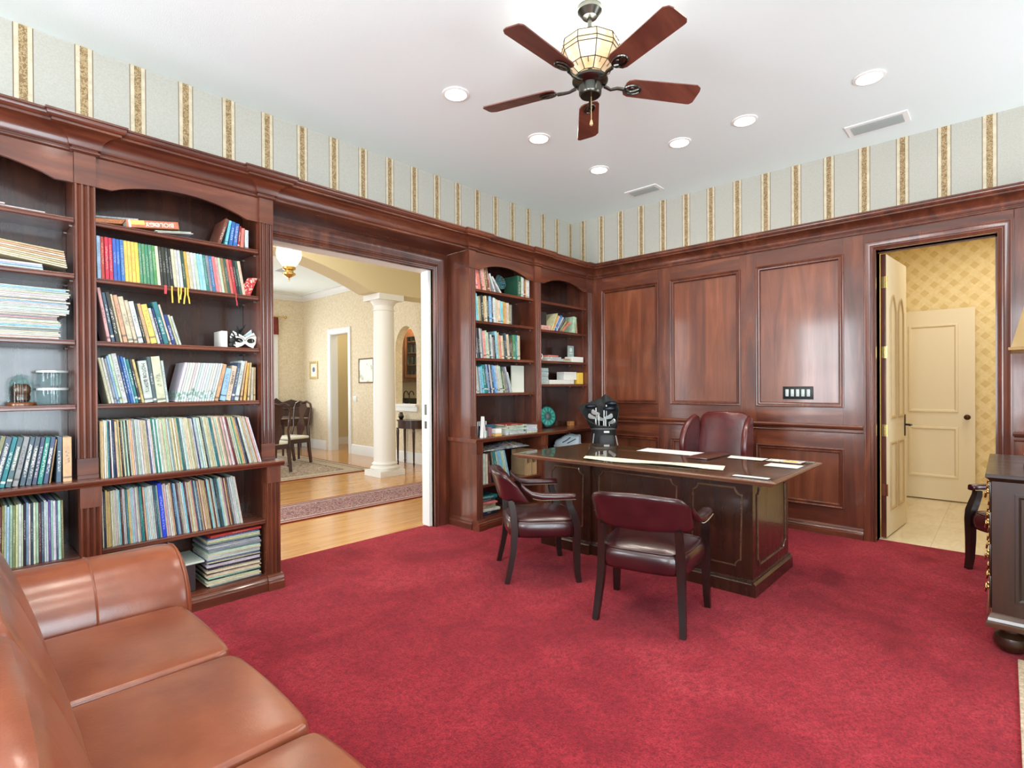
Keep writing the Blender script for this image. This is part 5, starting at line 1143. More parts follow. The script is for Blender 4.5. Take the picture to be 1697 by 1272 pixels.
# pair of trainers in the compartment below
SH = plain('trainer_white', (206,220,226), .5); SHB = plain('trainer_navy', (30,42,60), .5)
def trainer(x, y, lb, rz):
    s = thing('trainer', lb, 'shoe', (0,0,0), group='white trainers'); L = dict(parent=s, local=True)
    secs = [(-.145,.026,.030,.0),(-.125,.038,.055,0),(-.07,.043,.075,0),(-.02,.040,.105,0),(.03,.036,.115,0),(.09,.036,.100,0),(.130,.034,.105,0),(.142,.022,.095,0)]
    rings = [[(x_, hw*cos(a), .022+h*max(0, sin(a))**.8) for a in [pi*i/10 for i in range(11)]] for x_, hw, h, _ in secs]
    obj('upper', MB().loft([r_+[(r_[0][0], -secs[j][1]*.9, .021), (r_[0][0], secs[j][1]*.9, .021)][::1] for j, r_ in enumerate(rings)]), SH, smooth=50, **L)
    sole = [(-.155,0),(-.15,.02),(-.12,.040),(-.06,.047),(.04,.040),(.11,.040),(.148,.026),(.152,0)]
    obj('sole', MB().prism(sole+[(x_, -y_) for x_, y_ in sole[::-1][1:-1]], 'z', 0, .021), WHITE, smooth=30, **L)
    m = MB()
    for x_ in (-.05, -.02, .01): m.tube([(x_, -.030, .075+(x_+.05)*.9), (x_, 0, .112+(x_+.05)*.5), (x_, .030, .075+(x_+.05)*.9)], .005, 6)
    obj('laces', m, WHITE, **L)
    obj('side_stripe', MB().tube([(-.055, -.0445, .05), (-.01, -.043, .072), (.04, -.0395, .11)], .006, 6, sx=.5).tube([(.0, -.043, .04), (.04, -.041, .06), (.10, -.037, .09)], .006, 6, sx=.5), SHB, **L)
    s.location = (x, y, .6258); s.rotation_euler = (0, 0, R(rz)); return s
trainer(4.92, 3.72, 'front white trainer with navy stripes under the corner ledge', -50)
trainer(5.06, 3.80, 'rear white trainer of the pair under the corner ledge', -50)
# ------------------------------------------------------------------ desk
def notched(a0, b0, a1, b1, r=.045, s=.012):
    p = []
    for cx, cy, st in ((a1, b0, 180), (a1, b1, 270), (a0, b1, 0), (a0, b0, 90)):
        arc = [(cx+r*cos(R(st-90*i/7)), cy+r*sin(R(st-90*i/7))) for i in range(8)]
        dx = 1 if cx == a1 else -1; dy = 1 if cy == b1 else -1
        first, last = arc[0], arc[-1]
        if st in (180, 0): p += [(first[0]-dx*s, first[1]), (first[0]-dx*s, first[1]-dy*s)] if False else [first]
        p += arc[1:-1]; p += [last]
    return p
dk = thing('executive_desk', 'large dark walnut executive desk with notched panel mouldings and glass topped surface', 'desk', (3.76, 1.98, 0))
TX0, TX1, TY0, TY1 = 3.228, 4.285, .962, 3.0
TP = [(0,.735),(.012,.737),(.020,.744),(.024,.752),(.034,.754),(.040,.760),(.040,.766),(.034,.770)]
m = MB(); rings = []
for d, z in TP+[(.05-.02, .770)]:
    e = .040-d
    rings.append([(TX0+e, TY0+e, z), (TX1-e, TY0+e, z), (TX1-e, TY1-e, z), (TX0+e, TY1-e, z)])
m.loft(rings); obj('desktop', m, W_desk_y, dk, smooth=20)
BX0, BX1, BY0, BY1 = 3.462, 4.20, 1.165, 2.855
PY1, PY2 = 1.628, 2.392
for y0, y1 in ((BY0, PY1), (PY2, BY1)):
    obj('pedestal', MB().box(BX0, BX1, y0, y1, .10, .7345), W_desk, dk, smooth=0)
    obj('plinth', MB().prism([(BX0-.024,0),(BX0-.024,.075),(BX0-.020,.080),(BX0-.010,.088),(BX0-.008,.096),(BX0,.0995),(BX1,.0995),(BX1+.008,.096),(BX1+.010,.088),(BX1+.020,.080),(BX1+.024,.075),(BX1+.024,0)], 'y', y0-.0, y1), W_desk, dk, smooth=0)
sidep = [(0,0),(-.024,0),(-.024,.075),(-.020,.080),(-.010,.088),(-.008,.096),(0,.0995)]
obj('side_plinth', MB().prism([(BY0+a, b) for a, b in sidep], 'x', BX0-.024, BX1+.024), W_desk, dk, smooth=0)
obj('side_plinth', MB().prism([(BY1-a, b) for a, b in sidep], 'x', BX0-.024, BX1+.024), W_desk, dk, smooth=0)
obj('modesty_panel', MB().box(BX0+.028, BX0+.048, PY1+.0005, PY2-.0005, .10, .7345).prism([(BX0+.006,0),(BX0+.006,.075),(BX0+.010,.080),(BX0+.020,.090),(BX0+.028,.0995),(BX0+.048,.0995),(BX0+.048,0)], 'y', PY1+.0005, PY2-.0005), W_desk, dk, smooth=0)
MP = [(0,0),(0,.004),(.004,.008),(.009,.008),(.013,.003),(.013,0)]
W_edge = wood('highlit_moulding', (60,38,26), (90,62,44), (120,92,68), 'y', rough=.25, coat=.5)  # paler than the walnut: highlights on the mouldings put into the colour
for y0, y1, xf in ((BY0+.06, PY1-.06, BX0), (PY1+.05, PY2-.05, BX0+.028), (PY2+.06, BY1-.06, BX0)):
    obj('panel_moulding', MB().frame(notched(y0, .165, y1, .675), MP, lambda a, b, h: (xf-.0003-h, a, b)), W_edge, dk, smooth=40)
obj('panel_moulding', MB().frame(notched(BX0+.07, .165, BX1-.07, .675), MP, lambda a, b, h: (a, BY0-.0003-h, b)), W_edge, dk, smooth=40)
for y0, y1 in ((BY0+.03, PY1-.03), (PY2+.03, BY1-.03)):
    for z0, z1 in ((.13, .40), (.41, .56), (.57, .71)):
        d_ = obj('drawer', MB().rbox(BX1+.0005, BX1+.016, y0, y1, z0, z1, .004), W_desk, dk)
        obj('handle', MB().tube([(BX1+.017, (y0+y1)/2-.05, (z0+z1)/2), (BX1+.04, (y0+y1)/2-.04, (z0+z1)/2-.01), (BX1+.04, (y0+y1)/2+.04, (z0+z1)/2-.01), (BX1+.017, (y0+y1)/2+.05, (z0+z1)/2)], .004, 8), BRASS, d_)
tag(obj('glass_sheet', MB().box(TX0+.028, TX1-.028, TY0+.028, TY1-.028, .7704, .7762), SHEETGLASS, smooth=0), 'clear glass sheet covering the desk top', 'glass sheet')
GZ = .7766
# papers on the glass
def sheet(name, pts, mat, lb, cat='paper', z=GZ, th=.0006, group=None, wav=0):
    m = MB(); n = 24; (a, b, c, d) = [Vector((p[0], p[1], 0)) for p in pts]; rings = []
    for i in range(n+1):
        f = i/n; p = a.lerp(b, f); q = d.lerp(c, f)
        r_ = []
        for j in range(7):
            g = j/6; v = p.lerp(q, g); h = z+wav*(.5+.5*sin(f*9+g*2.2))*(g*.6+.4)
            r_.append((v.x, v.y, h+th))
        r2 = [(x, y, h-th) for x, y, h in r_[::-1]]
        rings.append(r_+r2)
    m.loft(rings); return tag(obj(name, m, mat, smooth=40), lb, cat, group)
t = NT('aged_map_print'); v = t.coord((1,1,1)); t.set(Roughness=.7); t.col(t.mix(t.math('GREATER_THAN', t.noise(v, 16, 5, .6, 1), .60), t.ramp(t.noise(v, 5, 4), [(.3, (226,218,188)), (.7, (240,234,212))]), lin((178,172,140))))
sheet('map_scroll', [(3.44, 2.42), (3.615, 1.395), (3.45, 1.345), (3.285, 2.33)], t.m, 'long curled cream map lying along the front of the desk', 'map', wav=.010)
t = NT('printed_letter'); tc = t.n('ShaderNodeTexCoord'); sp = t.n('ShaderNodeSeparateXYZ'); t.l(tc.outputs['Generated'], sp.inputs[0]); nn = t.noise(t.coord((40, 6, 1)), 3, 2)
t.col(t.mix(t.math('MULTIPLY', t.math('GREATER_THAN', nn, .56), .35), lin((226,230,232)), lin((120,126,132))))
sheet('letter', [(4.235, 2.315), (4.235, 1.80), (4.00, 1.80), (4.00, 2.29)], t.m, 'wide white printed sheet beside the desk chair', group=None)
LB = leather('folder_leather', (58,30,24), (84,44,34), rough=.35)
fo = obj('leather_folder', MB().rbox(3.84, 4.25, 1.605, 1.772, GZ, GZ+.012, .003), LB); tag(fo, 'brown leather folder between the white sheets on the desk', 'folder'); fo.rotation_euler = (0, 0, R(-2))
sheet('loose_paper', [(4.20, 1.575), (4.20, 1.30), (4.06, 1.30), (4.06, 1.55)], WHITEP, 'white paper just right of the leather folder')
t = NT('newsprint'); v = t.coord((1,1,1)); t.col(t.mix(t.math('GREATER_THAN', t.noise(v, 30, 3), .56), lin((214,214,204)), lin((120,128,132))))
sheet('brochure', [(4.21, 1.285), (4.21, 1.05), (4.08, 1.05), (4.08, 1.285)], t.m, 'grey printed brochure at the far right corner of the desk', 'brochure')
sheet('yellow_note', [(4.17, 1.175), (4.17, 1.085), (4.11, 1.085), (4.11, 1.175)], plain('note_yellow', (222,184,72), .6), 'small yellow note on the grey brochure', 'note', z=GZ+.0016)
sheet('loose_paper', [(3.985, 1.215), (3.985, 1.005), (3.83, 1.005), (3.83, 1.215)], WHITEP, 'white sheet near the right edge of the desk, left of the brochure')
sheet('envelope', [(3.335, 1.225), (3.335, 1.02), (3.285, 1.02), (3.285, 1.225)], plain('pale_blue_envelope', (208,220,222), .6), 'pale narrow envelope at the front right of the desk', 'envelope')

# ------------------------------------------------------------------ captain's chairs
BURG = leather('burgundy_leather', (38,11,15), (62,21,23), rough=.26, coat=.45)
NAIL = plain('nailhead_brass', (166,150,124), .3, .9)
def capchair(label):
    c = thing('captain_chair', label, 'chair', (0,0,0), group="burgundy leather captain's chairs"); L = dict(parent=c, local=True)
    # seat: domed cushion, wider in front
    rings = []
    def sh(s, z, n=36):
        r_ = []
        for i in range(n):
            a = 2*pi*i/n; ca, sa = cos(a), sin(a); q = .42
            x = (abs(ca)**q)*(1 if ca >= 0 else -1)*.247; f = (x+.247)/.494; hw = .244+.048*f
            y = (abs(sa)**q)*(1 if sa >= 0 else -1)*hw
            r_.append((.005+x*s, y*s, z))
        return r_
    for s, z in ((.90,.300),(.97,.303),(1.0,.32),(1.015,.355),(1.0,.390),(.97,.408),(.93,.416),(.915,.4155),(.90,.419),(.75,.434),(.45,.446),(.1,.450)): rings.append(sh(s, z))
    obj('seat', MB().loft(rings), BURG, smooth=60, **L)
    pp = [(x, y, z+.002) for x, y, z in sh(.945, .414)]
    obj('seat_piping', MB().tube(pp, .0045, 6, loop=True), BURG, **L)
    for s in (-1, 1):
        obj('front_leg', MB().tube([(.225, s*.283, .0), (.215, s*.279, .08), (.212, s*.277, .22), (.214, s*.277, .36), (.206, s*.279, .42), (.180, s*.281, .48), (.160, s*.281, .53), (.158, s*.280, .562)], [.017,.019,.022,.024,.024,.023,.021,.020], square=True, up=(0,1,0)), W_leg, smooth=25, **L)
        obj('rear_leg', MB().tube([(-.262, s*.243, .0), (-.238, s*.236, .10), (-.215, s*.228, .22), (-.205, s*.222, .34), (-.212, s*.218, .46), (-.228, s*.214, .555)], [.016,.018,.020,.022,.020,.019], square=True, up=(0,1,0)), W_leg, smooth=25, **L)
    # backrest wraps round and leans back
    rings = []; N = 26
    for i in range(N+1):
        u = -1+2*i/N; au = abs(u)
        px = -.262+.150*au**2.4; py = .262*sin(u*1.35)/sin(1.35)
        zt = .748-.030*au**2-.050*max(0, au-.75)/.25; zb = .545+.004*au
        tx = Vector((.150*2.4*au**1.4*(1 if u > 0 else -1), .262*1.35*cos(u*1.35)/sin(1.35))).normalized(); nx = Vector((-tx.y, tx.x))   # towards the back
        lean = .055+.03*au
        r_ = []
        e = 1-.55*max(0, au-.9)/.1
        for q, h in ((-.5,.0),(-.25,-.02),(.25,-.02),(.5,.0),(.56,.15),(.55,.5),(.60,.82),(.62,.93),(.40,1.0),(.0,1.02),(-.45,1.0),(-.66,.93),(-.66,.82),(-.55,.55),(-.62,.3),(-.56,.12)):
            z = zb+(zt-zb)*h; o_ = .046*q*e+lean*h*(1)
            r_.append((px-(.0)+nx.x*.046*q*e-lean*h, py+nx.y*.046*q*e, z))
        rings.append(r_)
    obj('backrest', MB().loft(rings), BURG, smooth=60, **L)
    for s in (-1, 1):
        P = [(-.165, s*.258, .665), (-.135, s*.266, .632), (-.095, s*.274, .604), (-.03, s*.279, .590), (.06, s*.283, .586), (.15, s*.286, .585), (.196, s*.286, .584), (.205, s*.286, .582)]
        W2 = [.022,.027,.031,.033,.034,.035,.032,.020]; rings = []
        for (x, y, z), w_ in zip(P, W2):
            rings.append([(x, y+w_*a, z+.020*b) for a, b in ((-.9,-.9),(0,-.95),(.9,-.9),(1,-.6),(1.02,0),(.95,.55),(.6,.95),(0,1.05),(-.6,.95),(-.95,.55),(-1.02,0),(-1,-.6))])
        o = obj('arm', MB().loft(rings), BURG, smooth=60, **L)
        m = MB()
        for k in range(30):
            f = k/29; x = -.09+.285*f; y0 = .276+.010*min(1, f*2); z = .5765+.012*max(0, 1-f*4)**2
            for q in (1, -1): m.ball((x, s*y0+q*.0340, z-.008), .0032, seg=6, rings=4)
        n_ = obj('nailhead_trim', m, NAIL, **L); n_.parent = o; n_.location = Vector(n_.location)-Vector(o.location)
    return c
ch1 = capchair("burgundy captain's chair in front of the desk with its back to the viewer"); ch1.location = (2.835, 1.535, .0); ch1.rotation_euler = (0, 0, R(13))
dup(ch1, (2.935, 2.485, 0), R(-39), "burgundy captain's chair turned sideways near the bookcase and the desk corner")
dup(ch1, (4.965, -.16, 0), R(135), "burgundy captain's chair half hidden behind the dark credenza")

# ------------------------------------------------------------------ wing back desk chair
OXB = leather('oxblood_leather', (60,17,20), (92,32,31), rough=.28, coat=.4)
wc_ = thing('wing_chair', 'burgundy leather wing back desk chair behind the desk', 'chair', (0,0,0)); L = dict(parent=wc_, local=True)
m = MB(); rings = []; n = 18
for k in range(13):
    z = .40+.635*k/12; lean = -.22-.10*k/12
    wd = .245+.012*sin(pi*k/12); th = .075-.02*k/12
    rings.append([(lean+th*cos(a)*(.6 if cos(a) > 0 else .8), wd*(abs(sin(a))**.35)*(1 if sin(a) >= 0 else -1), z+(.0 if k < 9 else (k-8)/4*(.035*(1-(sin(a))**2)-.045*abs(sin(a))**3))) for a in [2*pi*i/n for i in range(n)]])
for s_ in (.8, .4): rings.append([(-.32+(p[0]+.32)*s_, p[1]*(.94 if s_ > .5 else .8), p[2]+.012+(.004 if s_ < .5 else 0)) for p in rings[12]])
obj('backrest', MB().loft(rings), OXB, smooth=60, **L)
for s in (-1, 1):
    # wing outline in (x,z), swept in y
    prof = [(-.235,.46),(-.05,.46),(-.050,.60),(-.030,.74),(-.034,.84),(-.070,.94),(-.17,1.035),(-.30,1.09),(-.29,.80)]
    rings = []
    for dy, sc_ in ((-.026,.93),(-.024,.97),(-.010,1.0),(.010,1.0),(.024,.97),(.026,.93)):
        rings.append([(-.17+(x+.17)*sc_, s*(.248)+dy+s*.045*((x+.3)/.3), .74+(z-.74)*sc_) for x, z in prof])
    obj('wing', MB().loft(rings), OXB, smooth=60, sub=1, **L)
    obj('arm', MB().rbox(-.10, .25, s*.30-.045, s*.30+.045, .56, .63, .028, 4).rbox(.20, .25, s*.30-.04, s*.30+.04, .30, .57, .015, 3), OXB, smooth=60, **L)
m = MB()
obj('seat', MB().rbox(-.22, .29, -.275, .275, .35, .47, .05, 5), OXB, smooth=60, **L)
obj('seat_frame', MB().rbox(-.22, .27, -.27, .27, .29, .35, .01), W_leg, **L)
obj('pedestal', MB().lathe([(.03,.07),(.03,.20),(.06,.29)], (0,0,0), 18), BLACKM, **L)
for k in range(5):
    a = 2*pi*k/5
    lg = obj('base_leg', MB().tube([(.02*cos(a), .02*sin(a), .085), (.16*cos(a), .16*sin(a), .085), (.29*cos(a), .29*sin(a), .06)], [.022,.02,.014], 8), W_leg, **L)
    cs = obj('caster', MB().lathe([(.024,-.012),(.026,0),(.024,.012)], (.29*cos(a), .29*sin(a), .026), 14, ax='y'), BLACK, **L); cs.parent = lg; cs.location = Vector(cs.location)-Vector(lg.location)
wc_.location = (4.62, 1.925, 0); wc_.rotation_euler = (0, 0, R(176))

# ------------------------------------------------------------------ golf bag and clubs
GBX, GBY = 4.80, 3.14
vd = Vector((-GBX, -GBY, 0)).normalized(); vr = Vector((-vd.y, vd.x, 0))*1    # towards the viewer, and to the right in view
if vr.dot(R_) < 0: vr = -vr
def gp(r, f, z): p = Vector((GBX, GBY, 0))+vr*r+vd*f; return (p.x, p.y, z)
gb = thing('golf_bag', 'black golf bag with open hood standing in the room corner', 'golf bag', (GBX, GBY, 0))
def ringE(rx, ry, z, n=28, dx=0, df=0): return [gp(dx+rx*cos(2*pi*i/n), df+ry*sin(2*pi*i/n), z) for i in range(n)]
obj('body', MB().loft([ringE(.125,.115,.0), ringE(.135,.125,.02), ringE(.135,.12,.30), ringE(.122,.112,.60), ringE(.125,.118,.80), ringE(.128,.12,.868)], caps=False).loft([ringE(.116,.108,.868), ringE(.11,.10,.70), ringE(.02,.02,.699)], caps=False), DARKCLOTH, gb, smooth=50)
obj('rim', MB().tube(ringE(.126,.118,.872), .012, 8, loop=True), plain('bag_rim_grey', (74,78,80), .4), gb)
obj('pocket', MB().loft([ringE(.085,.05,.16,20,.03,.10), ringE(.10,.075,.20,20,.03,.11), ringE(.10,.07,.50,20,.03,.11), ringE(.085,.04,.55,20,.03,.10)]), plain('pocket_nylon', (40,42,44), .6, bump=.002), gb, smooth=50)
obj('pocket', MB().loft([ringE(.07,.03,.60,20,.03,.10), ringE(.085,.045,.63,20,.03,.105), ringE(.085,.04,.78,20,.03,.105), ringE(.07,.02,.81,20,.03,.10)]), bpy.data.materials['pocket_nylon'], gb, smooth=50)
obj('logo_patch', MB().loft([[gp(.03+a*.028, .147, z) for a in (-1, 1)]+[gp(.03+a*.028, .151, z) for a in (1, -1)] for z in (.838, .856)]), WHITEP, gb, smooth=0)
obj('strap', MB().tube([gp(-.10, .075, .82), gp(-.12, .13, .66), gp(-.115, .14, .50), gp(-.10, .10, .34)], .014, 8, sx=.35), plain('strap_grey', (150,152,150), .6), gb)
obj('strap', MB().tube([gp(.125, .05, .80), gp(.155, .08, .66), gp(.14, .06, .48)], .010, 8, sx=.4), bpy.data.materials['strap_grey'], gb)
# hood: open cloth collar rising behind the clubs
rings = []; n = 40
def hood(th):     # th: 0 right, 90 back, 180 left, 270 front
    d = math.degrees(th) % 360
    K = [(0,.165,1.08),(40,.155,1.17),(78,.10,1.235),(110,.13,1.19),(150,.23,1.135),(180,.275,1.10),(215,.20,.96),(250,.155,.91),(290,.150,.90),(325,.155,.94),(360,.165,1.08)]
    for (a0, r0, z0), (a1, r1, z1) in zip(K, K[1:]):
        if a0 <= d <= a1: f = (d-a0)/(a1-a0); f = f*f*(3-2*f); return r0+(r1-r0)*f, z0+(z1-z0)*f
for f in (0, .35, .7, 1):
    r_ = []
    for i in range(n):
        th = 2*pi*i/n; rr_, zz_ = hood(th); r0 = .139; rad = r0+(rr_-r0)*f**1.2+.010*sin(9*th)*f*(1-f)*4*.5; z = .872+(zz_-.872)*f
        r_.append(gp(rad*cos(th), -rad*sin(th)*.8, z))
    rings.append(r_)
o = obj('hood', MB().loft(rings, caps=False), DARKCLOTH, gb, smooth=60); md = o.modifiers.new('Solidify', 'SOLIDIFY'); md.thickness = .005
SILV = plain('brushed_club_steel', (214,216,212), .3, .6); DRV = plain('driver_black', (28,34,44), .2, .3)
def club(r, f, zh, kind, lb, lr=0, turn=0):
    c = thing('golf_club', lb, 'golf club', gp(r*.9, f*.9, .75), group='golf clubs in the bag')
    top = Vector(gp(r, f, zh)); bot = Vector(gp(r*.9, f*.9, .705))
    obj('shaft', MB().tube([bot, bot.lerp(top, .5), top], .0055, 8), SILV, c)
    a = R(turn); ax = vr*cos(a)+vd*sin(a); bx = vd*cos(a)-vr*sin(a)
    m = MB()
    if kind == 'wood':
        for i, (t_, w_, h_) in enumerate(((-.01,.012,.014),(.012,.030,.020),(.045,.044,.026),(.085,.044,.026),(.112,.026,.016))):
            ring = [tuple(top+ax*t_*lr+bx*(w_*cos(2*pi*k/14))+Vector((0,0,1))*(h_*sin(2*pi*k/14)+.012)) for k in range(14)]
            m.loft if False else None
            (rings_ if i else None)
            if i == 0: rings_ = []
            rings_.append(ring)
        m.loft(rings_); obj('club_head', m, DRV, c, smooth=60)
    else:
        pr = [(-.012,-.008),(.02,-.012),(.062,-.006),(.078,.012),(.074,.040),(.060,.050),(.02,.022),(-.008,.012)]
        rr = []
        for q, s_ in ((-.011,.86),(-.006,1),(.004,1),(.008,.9)):
            rr.append([tuple(top+ax*((.03+(x-.03)*s_)*lr)+Vector((0,0,1))*(.015+(z-.015)*s_)+bx*(q+z*.25)) for x, z in pr])
        m.loft(rr); obj('club_head', m, SILV if kind == 'iron' else plain('pale_putter', (206,214,214), .35, .5) if 'pale_putter' not in bpy.data.materials else bpy.data.materials['pale_putter'], c, smooth=40)
club(-.080, -.015, 1.095, 'wood', 'black headed driver at the left of the golf bag', -1, 5)
club(.005, .022, 1.07, 'wood', 'second dark fairway wood in the golf bag', 1, -5)
club(.030, -.032, 1.125, 'wood', 'tall fairway wood at the back of the golf bag', 1, 10)
club(-.085, .055, .985, 'iron', 'lowest silver iron at the left of the golf bag', -1, 0)
club(-.050, .085, 1.030, 'iron', 'silver iron above the lowest iron in the golf bag', -1, 0)
club(.0, .034, .965, 'iron', 'silver iron in the middle of the golf bag', -1, 0)
club(.018, .052, .985, 'putter', 'pale club head pointing right in the golf bag', 1, 0)
club(.060, .0, .93, 'iron', 'short silver iron at the right of the golf bag', 1, 30)

# ------------------------------------------------------------------ credenza, lamp and the rug at the right
cz = thing('credenza', 'dark panelled credenza with brass drawer handles at the right edge', 'credenza', (4.08, -.22, 0))
CX0, CX1, CY0, CY1 = 3.545, 4.48, -.52, .052
obj('body', MB().box(CX0, CX1, CY0, CY1, .19, .845), W_cred, cz, smooth=0)
m = MB(); rings = []
for e, z in ((0,.845),(.012,.848),(.020,.856),(.030,.862),(.040,.868),(.040,.878),(.036,.885)): rings.append([(CX0-e, CY0-e, z), (CX1+e, CY0-e, z), (CX1+e, CY1+e*.6, z), (CX0-e, CY1+e*.6, z)])
m.loft(rings); obj('top', m, W_cred, cz, smooth=20)
m = MB(); rings = []
for e, z in ((.034,.130),(.036,.140),(.036,.152),(.026,.160),(.022,.174),(.010,.188),(0,.195)): rings.append([(CX0-e, CY0-e, z), (CX1+e, CY0-e, z), (CX1+e, CY1+e*.6, z), (CX0-e, CY1+e*.6, z)])
m.loft(rings); obj('base_moulding', m, W_edge, cz, smooth=20)
obj('side_panel', MB().frame([(CY1-.085, .26), (CY0+.085, .26), (CY0+.085, .79), (CY1-.085, .79)], [(0,0),(0,.010),(-.012,.010),(-.022,.003),(-.03,.003),(-.03,0)], lambda a, b, h: (CX0-.0003-h, a, b)).box(CX0-.004, CX0-.0003, CY0+.115, CY1-.115, .29, .76), W_cred, cz, smooth=0)
for x in (CX0+.06, CX1-.06):
    for y in (CY0+.07, CY1-.07): obj('bun_foot', MB().lathe([(.030,0),(.046,.008),(.064,.028),(.070,.052),(.064,.078),(.044,.094),(.034,.100),(.034,.110),(.046,.118),(.046,.1295)], (x, y, 0), 28), W_cred, cz)
for z0, z1 in ((.205,.365),(.375,.525),(.535,.685),(.695,.838)):
    for x0, x1 in ((CX0+.03, (CX0+CX1)/2-.01), ((CX0+CX1)/2+.01, CX1-.03)):
        d_ = obj('drawer', MB().rbox(x0, x1, CY1+.0005, CY1+.010, z0, z1, .003), W_cred, cz)
        for q in (.06, .30):
            x = x0+q+.02; zc_ = (z0+z1)/2+.012
            obj('handle', MB().tube([(x-.035, CY1+.011, zc_), (x-.035, CY1+.022, zc_-.004), (x-.025, CY1+.026, zc_-.028), (x+.025, CY1+.026, zc_-.028), (x+.035, CY1+.022, zc_-.004), (x+.035, CY1+.011, zc_)], .0045, 8).ball((x-.035, CY1+.014, zc_), .009).ball((x+.035, CY1+.014, zc_), .009), BRASS, d_)
lp = thing('table_lamp', 'table lamp with tapered parchment shade on the dark credenza', 'lamp', (3.88, -.15, .886))
obj('base', MB().rbox(3.80, 3.96, -.225, -.068, .8855, .905, .004).rbox(3.815, 3.945, -.21, -.083, .905, .93, .004).rbox(3.82, 3.94, -.205, -.088, .945, .975, .006).rbox(3.812, 3.948, -.213, -.080, .985, 1.02, .006), [PEWTER], lp)
m = MB()
for i in range(6):
    for k in (.912, .955):
        m.ball((3.806 if k < .95 else 3.818, -.205+.026*i, k+.008), .008, seg=8, rings=5)
obj('bead_trim', m, SILV, lp)
obj('stem', MB().lathe([(.05,1.0205),(.03,1.04),(.018,1.06),(.022,1.16),(.034,1.24),(.022,1.32),(.010,1.36),(.010,1.62)], (3.88, -.15, 0), 24), PEWTER, lp)
PARCH = plain('parchment_shade', (160,132,86), .7, var=.08); GTRIM = plain('gold_trim', (128,92,48), .4, .3)
def rect(hx, hy, z): return [(3.93-hx, -.185-hy, z), (3.93+hx, -.185-hy, z), (3.93+hx, -.185+hy, z), (3.93-hx, -.185+hy, z)]
o = obj('lamp_shade', MB().loft([rect(.26, .168, 1.505), rect(.17, .085, 1.86)], caps=False), PARCH, lp, smooth=0); md = o.modifiers.new('Solidify', 'SOLIDIFY'); md.thickness = .004
m = MB()
for hx, hy, z in ((.262, .170, 1.505), (.172, .087, 1.858)):
    q = rect(hx, hy, z); m.tube(q, .007, 4, loop=True, square=True)
obj('shade_trim', m, GTRIM, lp, smooth=0)
t = NT('beige_rug_weave'); v = t.coord((1,1,1)); t.set(Roughness=.95); t.col(t.ramp(t.noise(v, 60, 4, .7), [(.3, (150,128,106)), (.7, (212,196,170))])); t.bump(t.noise(v, 120, 2), .004, .6)
tag(obj('beige_rug', MB().rbox(1.2, 3.50, -1.2, -.040, 0, .012, .004, 2), t.m), 'beige woven rug at the lower right corner', 'rug')

# ------------------------------------------------------------------ leather sofa
COGN = leather('cognac_leather', (116,58,37), (142,78,51), rough=.28, coat=.35, scale=220)
def cushion(x0, x1, y0, y1, z0, z1, t=(.35,.35,.35), cuts=9):
    bm = bmesh.new(); bmesh.ops.create_cube(bm, size=2); bmesh.ops.subdivide_edges(bm, edges=bm.edges[:], cuts=cuts, use_grid_fill=True)
    for v in bm.verts:
        x, y, z = v.co
        s = Vector((x*math.sqrt(max(0, 1-y*y/2-z*z/2+y*y*z*z/3)), y*math.sqrt(max(0, 1-x*x/2-z*z/2+x*x*z*z/3)), z*math.sqrt(max(0, 1-x*x/2-y*y/2+x*x*y*y/3))))
        p = Vector([c_*(1-t[i])+s[i]*t[i] for i, c_ in enumerate((x, y, z))])
        v.co = ((x0+x1)/2+p.x*(x1-x0)/2, (y0+y1)/2+p.y*(y1-y0)/2, (z0+z1)/2+p.z*(z1-z0)/2)
    m = MB(); m.bm(bm); return m
sf = thing('leather_sofa', 'cognac brown leather sofa with rounded arm in the lower left corner', 'sofa', (.2, 1.6, 0))
obj('base', MB().rbox(-.42, .60, .36, 2.93, .06, .30, .03, 3), COGN, sf, smooth=50)
for x in (-.36, .54):
    for y in (.42, 2.87): obj('foot', MB().lathe([(.025,0),(.032,.06)], (x, y, 0), 14), W_leg, sf)
armP = [(2.555,.30),(2.535,.36),(2.530,.42),(2.545,.48),(2.580,.540),(2.635,.592),(2.700,.622),(2.765,.632),(2.83,.622),(2.885,.590),(2.92,.535),(2.935,.46),(2.935,.30),(2.930,.12),(2.91,.07),(2.60,.07),(2.560,.10)]
def armobj(flip=False):
    f = (lambda y: 3.29-y) if flip else (lambda y: y)
    rings = []
    for x, s, up in ((-.36,1,.02),(-.1,1,.012),(.2,1,.004),(.50,1,0),(.66,1,0),(.690,.985,0),(.710,.955,0),(.718,.90,0)):
        rings.append([(x, f(2.74+(y-2.74)*s), .33+(z-.33)*s+up*(z > .3)) for y, z in armP])
    a = obj('arm', MB().loft(rings), COGN, sf, smooth=50)
    for x in (.395, .702):
        s = 1.004 if x < .6 else .978
        m = MB().tube([(x, f(2.74+(y-2.74)*s), .33+(z-.33)*s) for y, z in armP[1:14]], .0045, 6)
        p = obj('piping', m, COGN, sf); p.parent = a; p.location = Vector(p.location)-Vector(a.location)
armobj(); armobj(True)
obj('back_frame', MB().rbox(-.46, -.14, .37, 2.92, .30, .80, .05, 4), COGN, sf, smooth=50)
for i, (y0, y1) in enumerate(((1.936, 2.520), (1.350, 1.930), (.770, 1.344))):
    obj('seat_cushion', cushion(-.10, .690, y0, y1, .285, .450, (.16,.10,.30)), COGN, sf, smooth=60, sub=1)
    o = cushion(-.20, .12, y0+.004, y1-.004, 0, .50, (.30,.20,.42))
    b = Matrix.Translation((.10, 0, .43)) @ Matrix.Rotation(R(-19), 4, 'Y') @ Matrix.Translation((.03, 0, 0)); o.xf(b)
    obj('back_cushion', o, COGN, sf, smooth=60, sub=1)

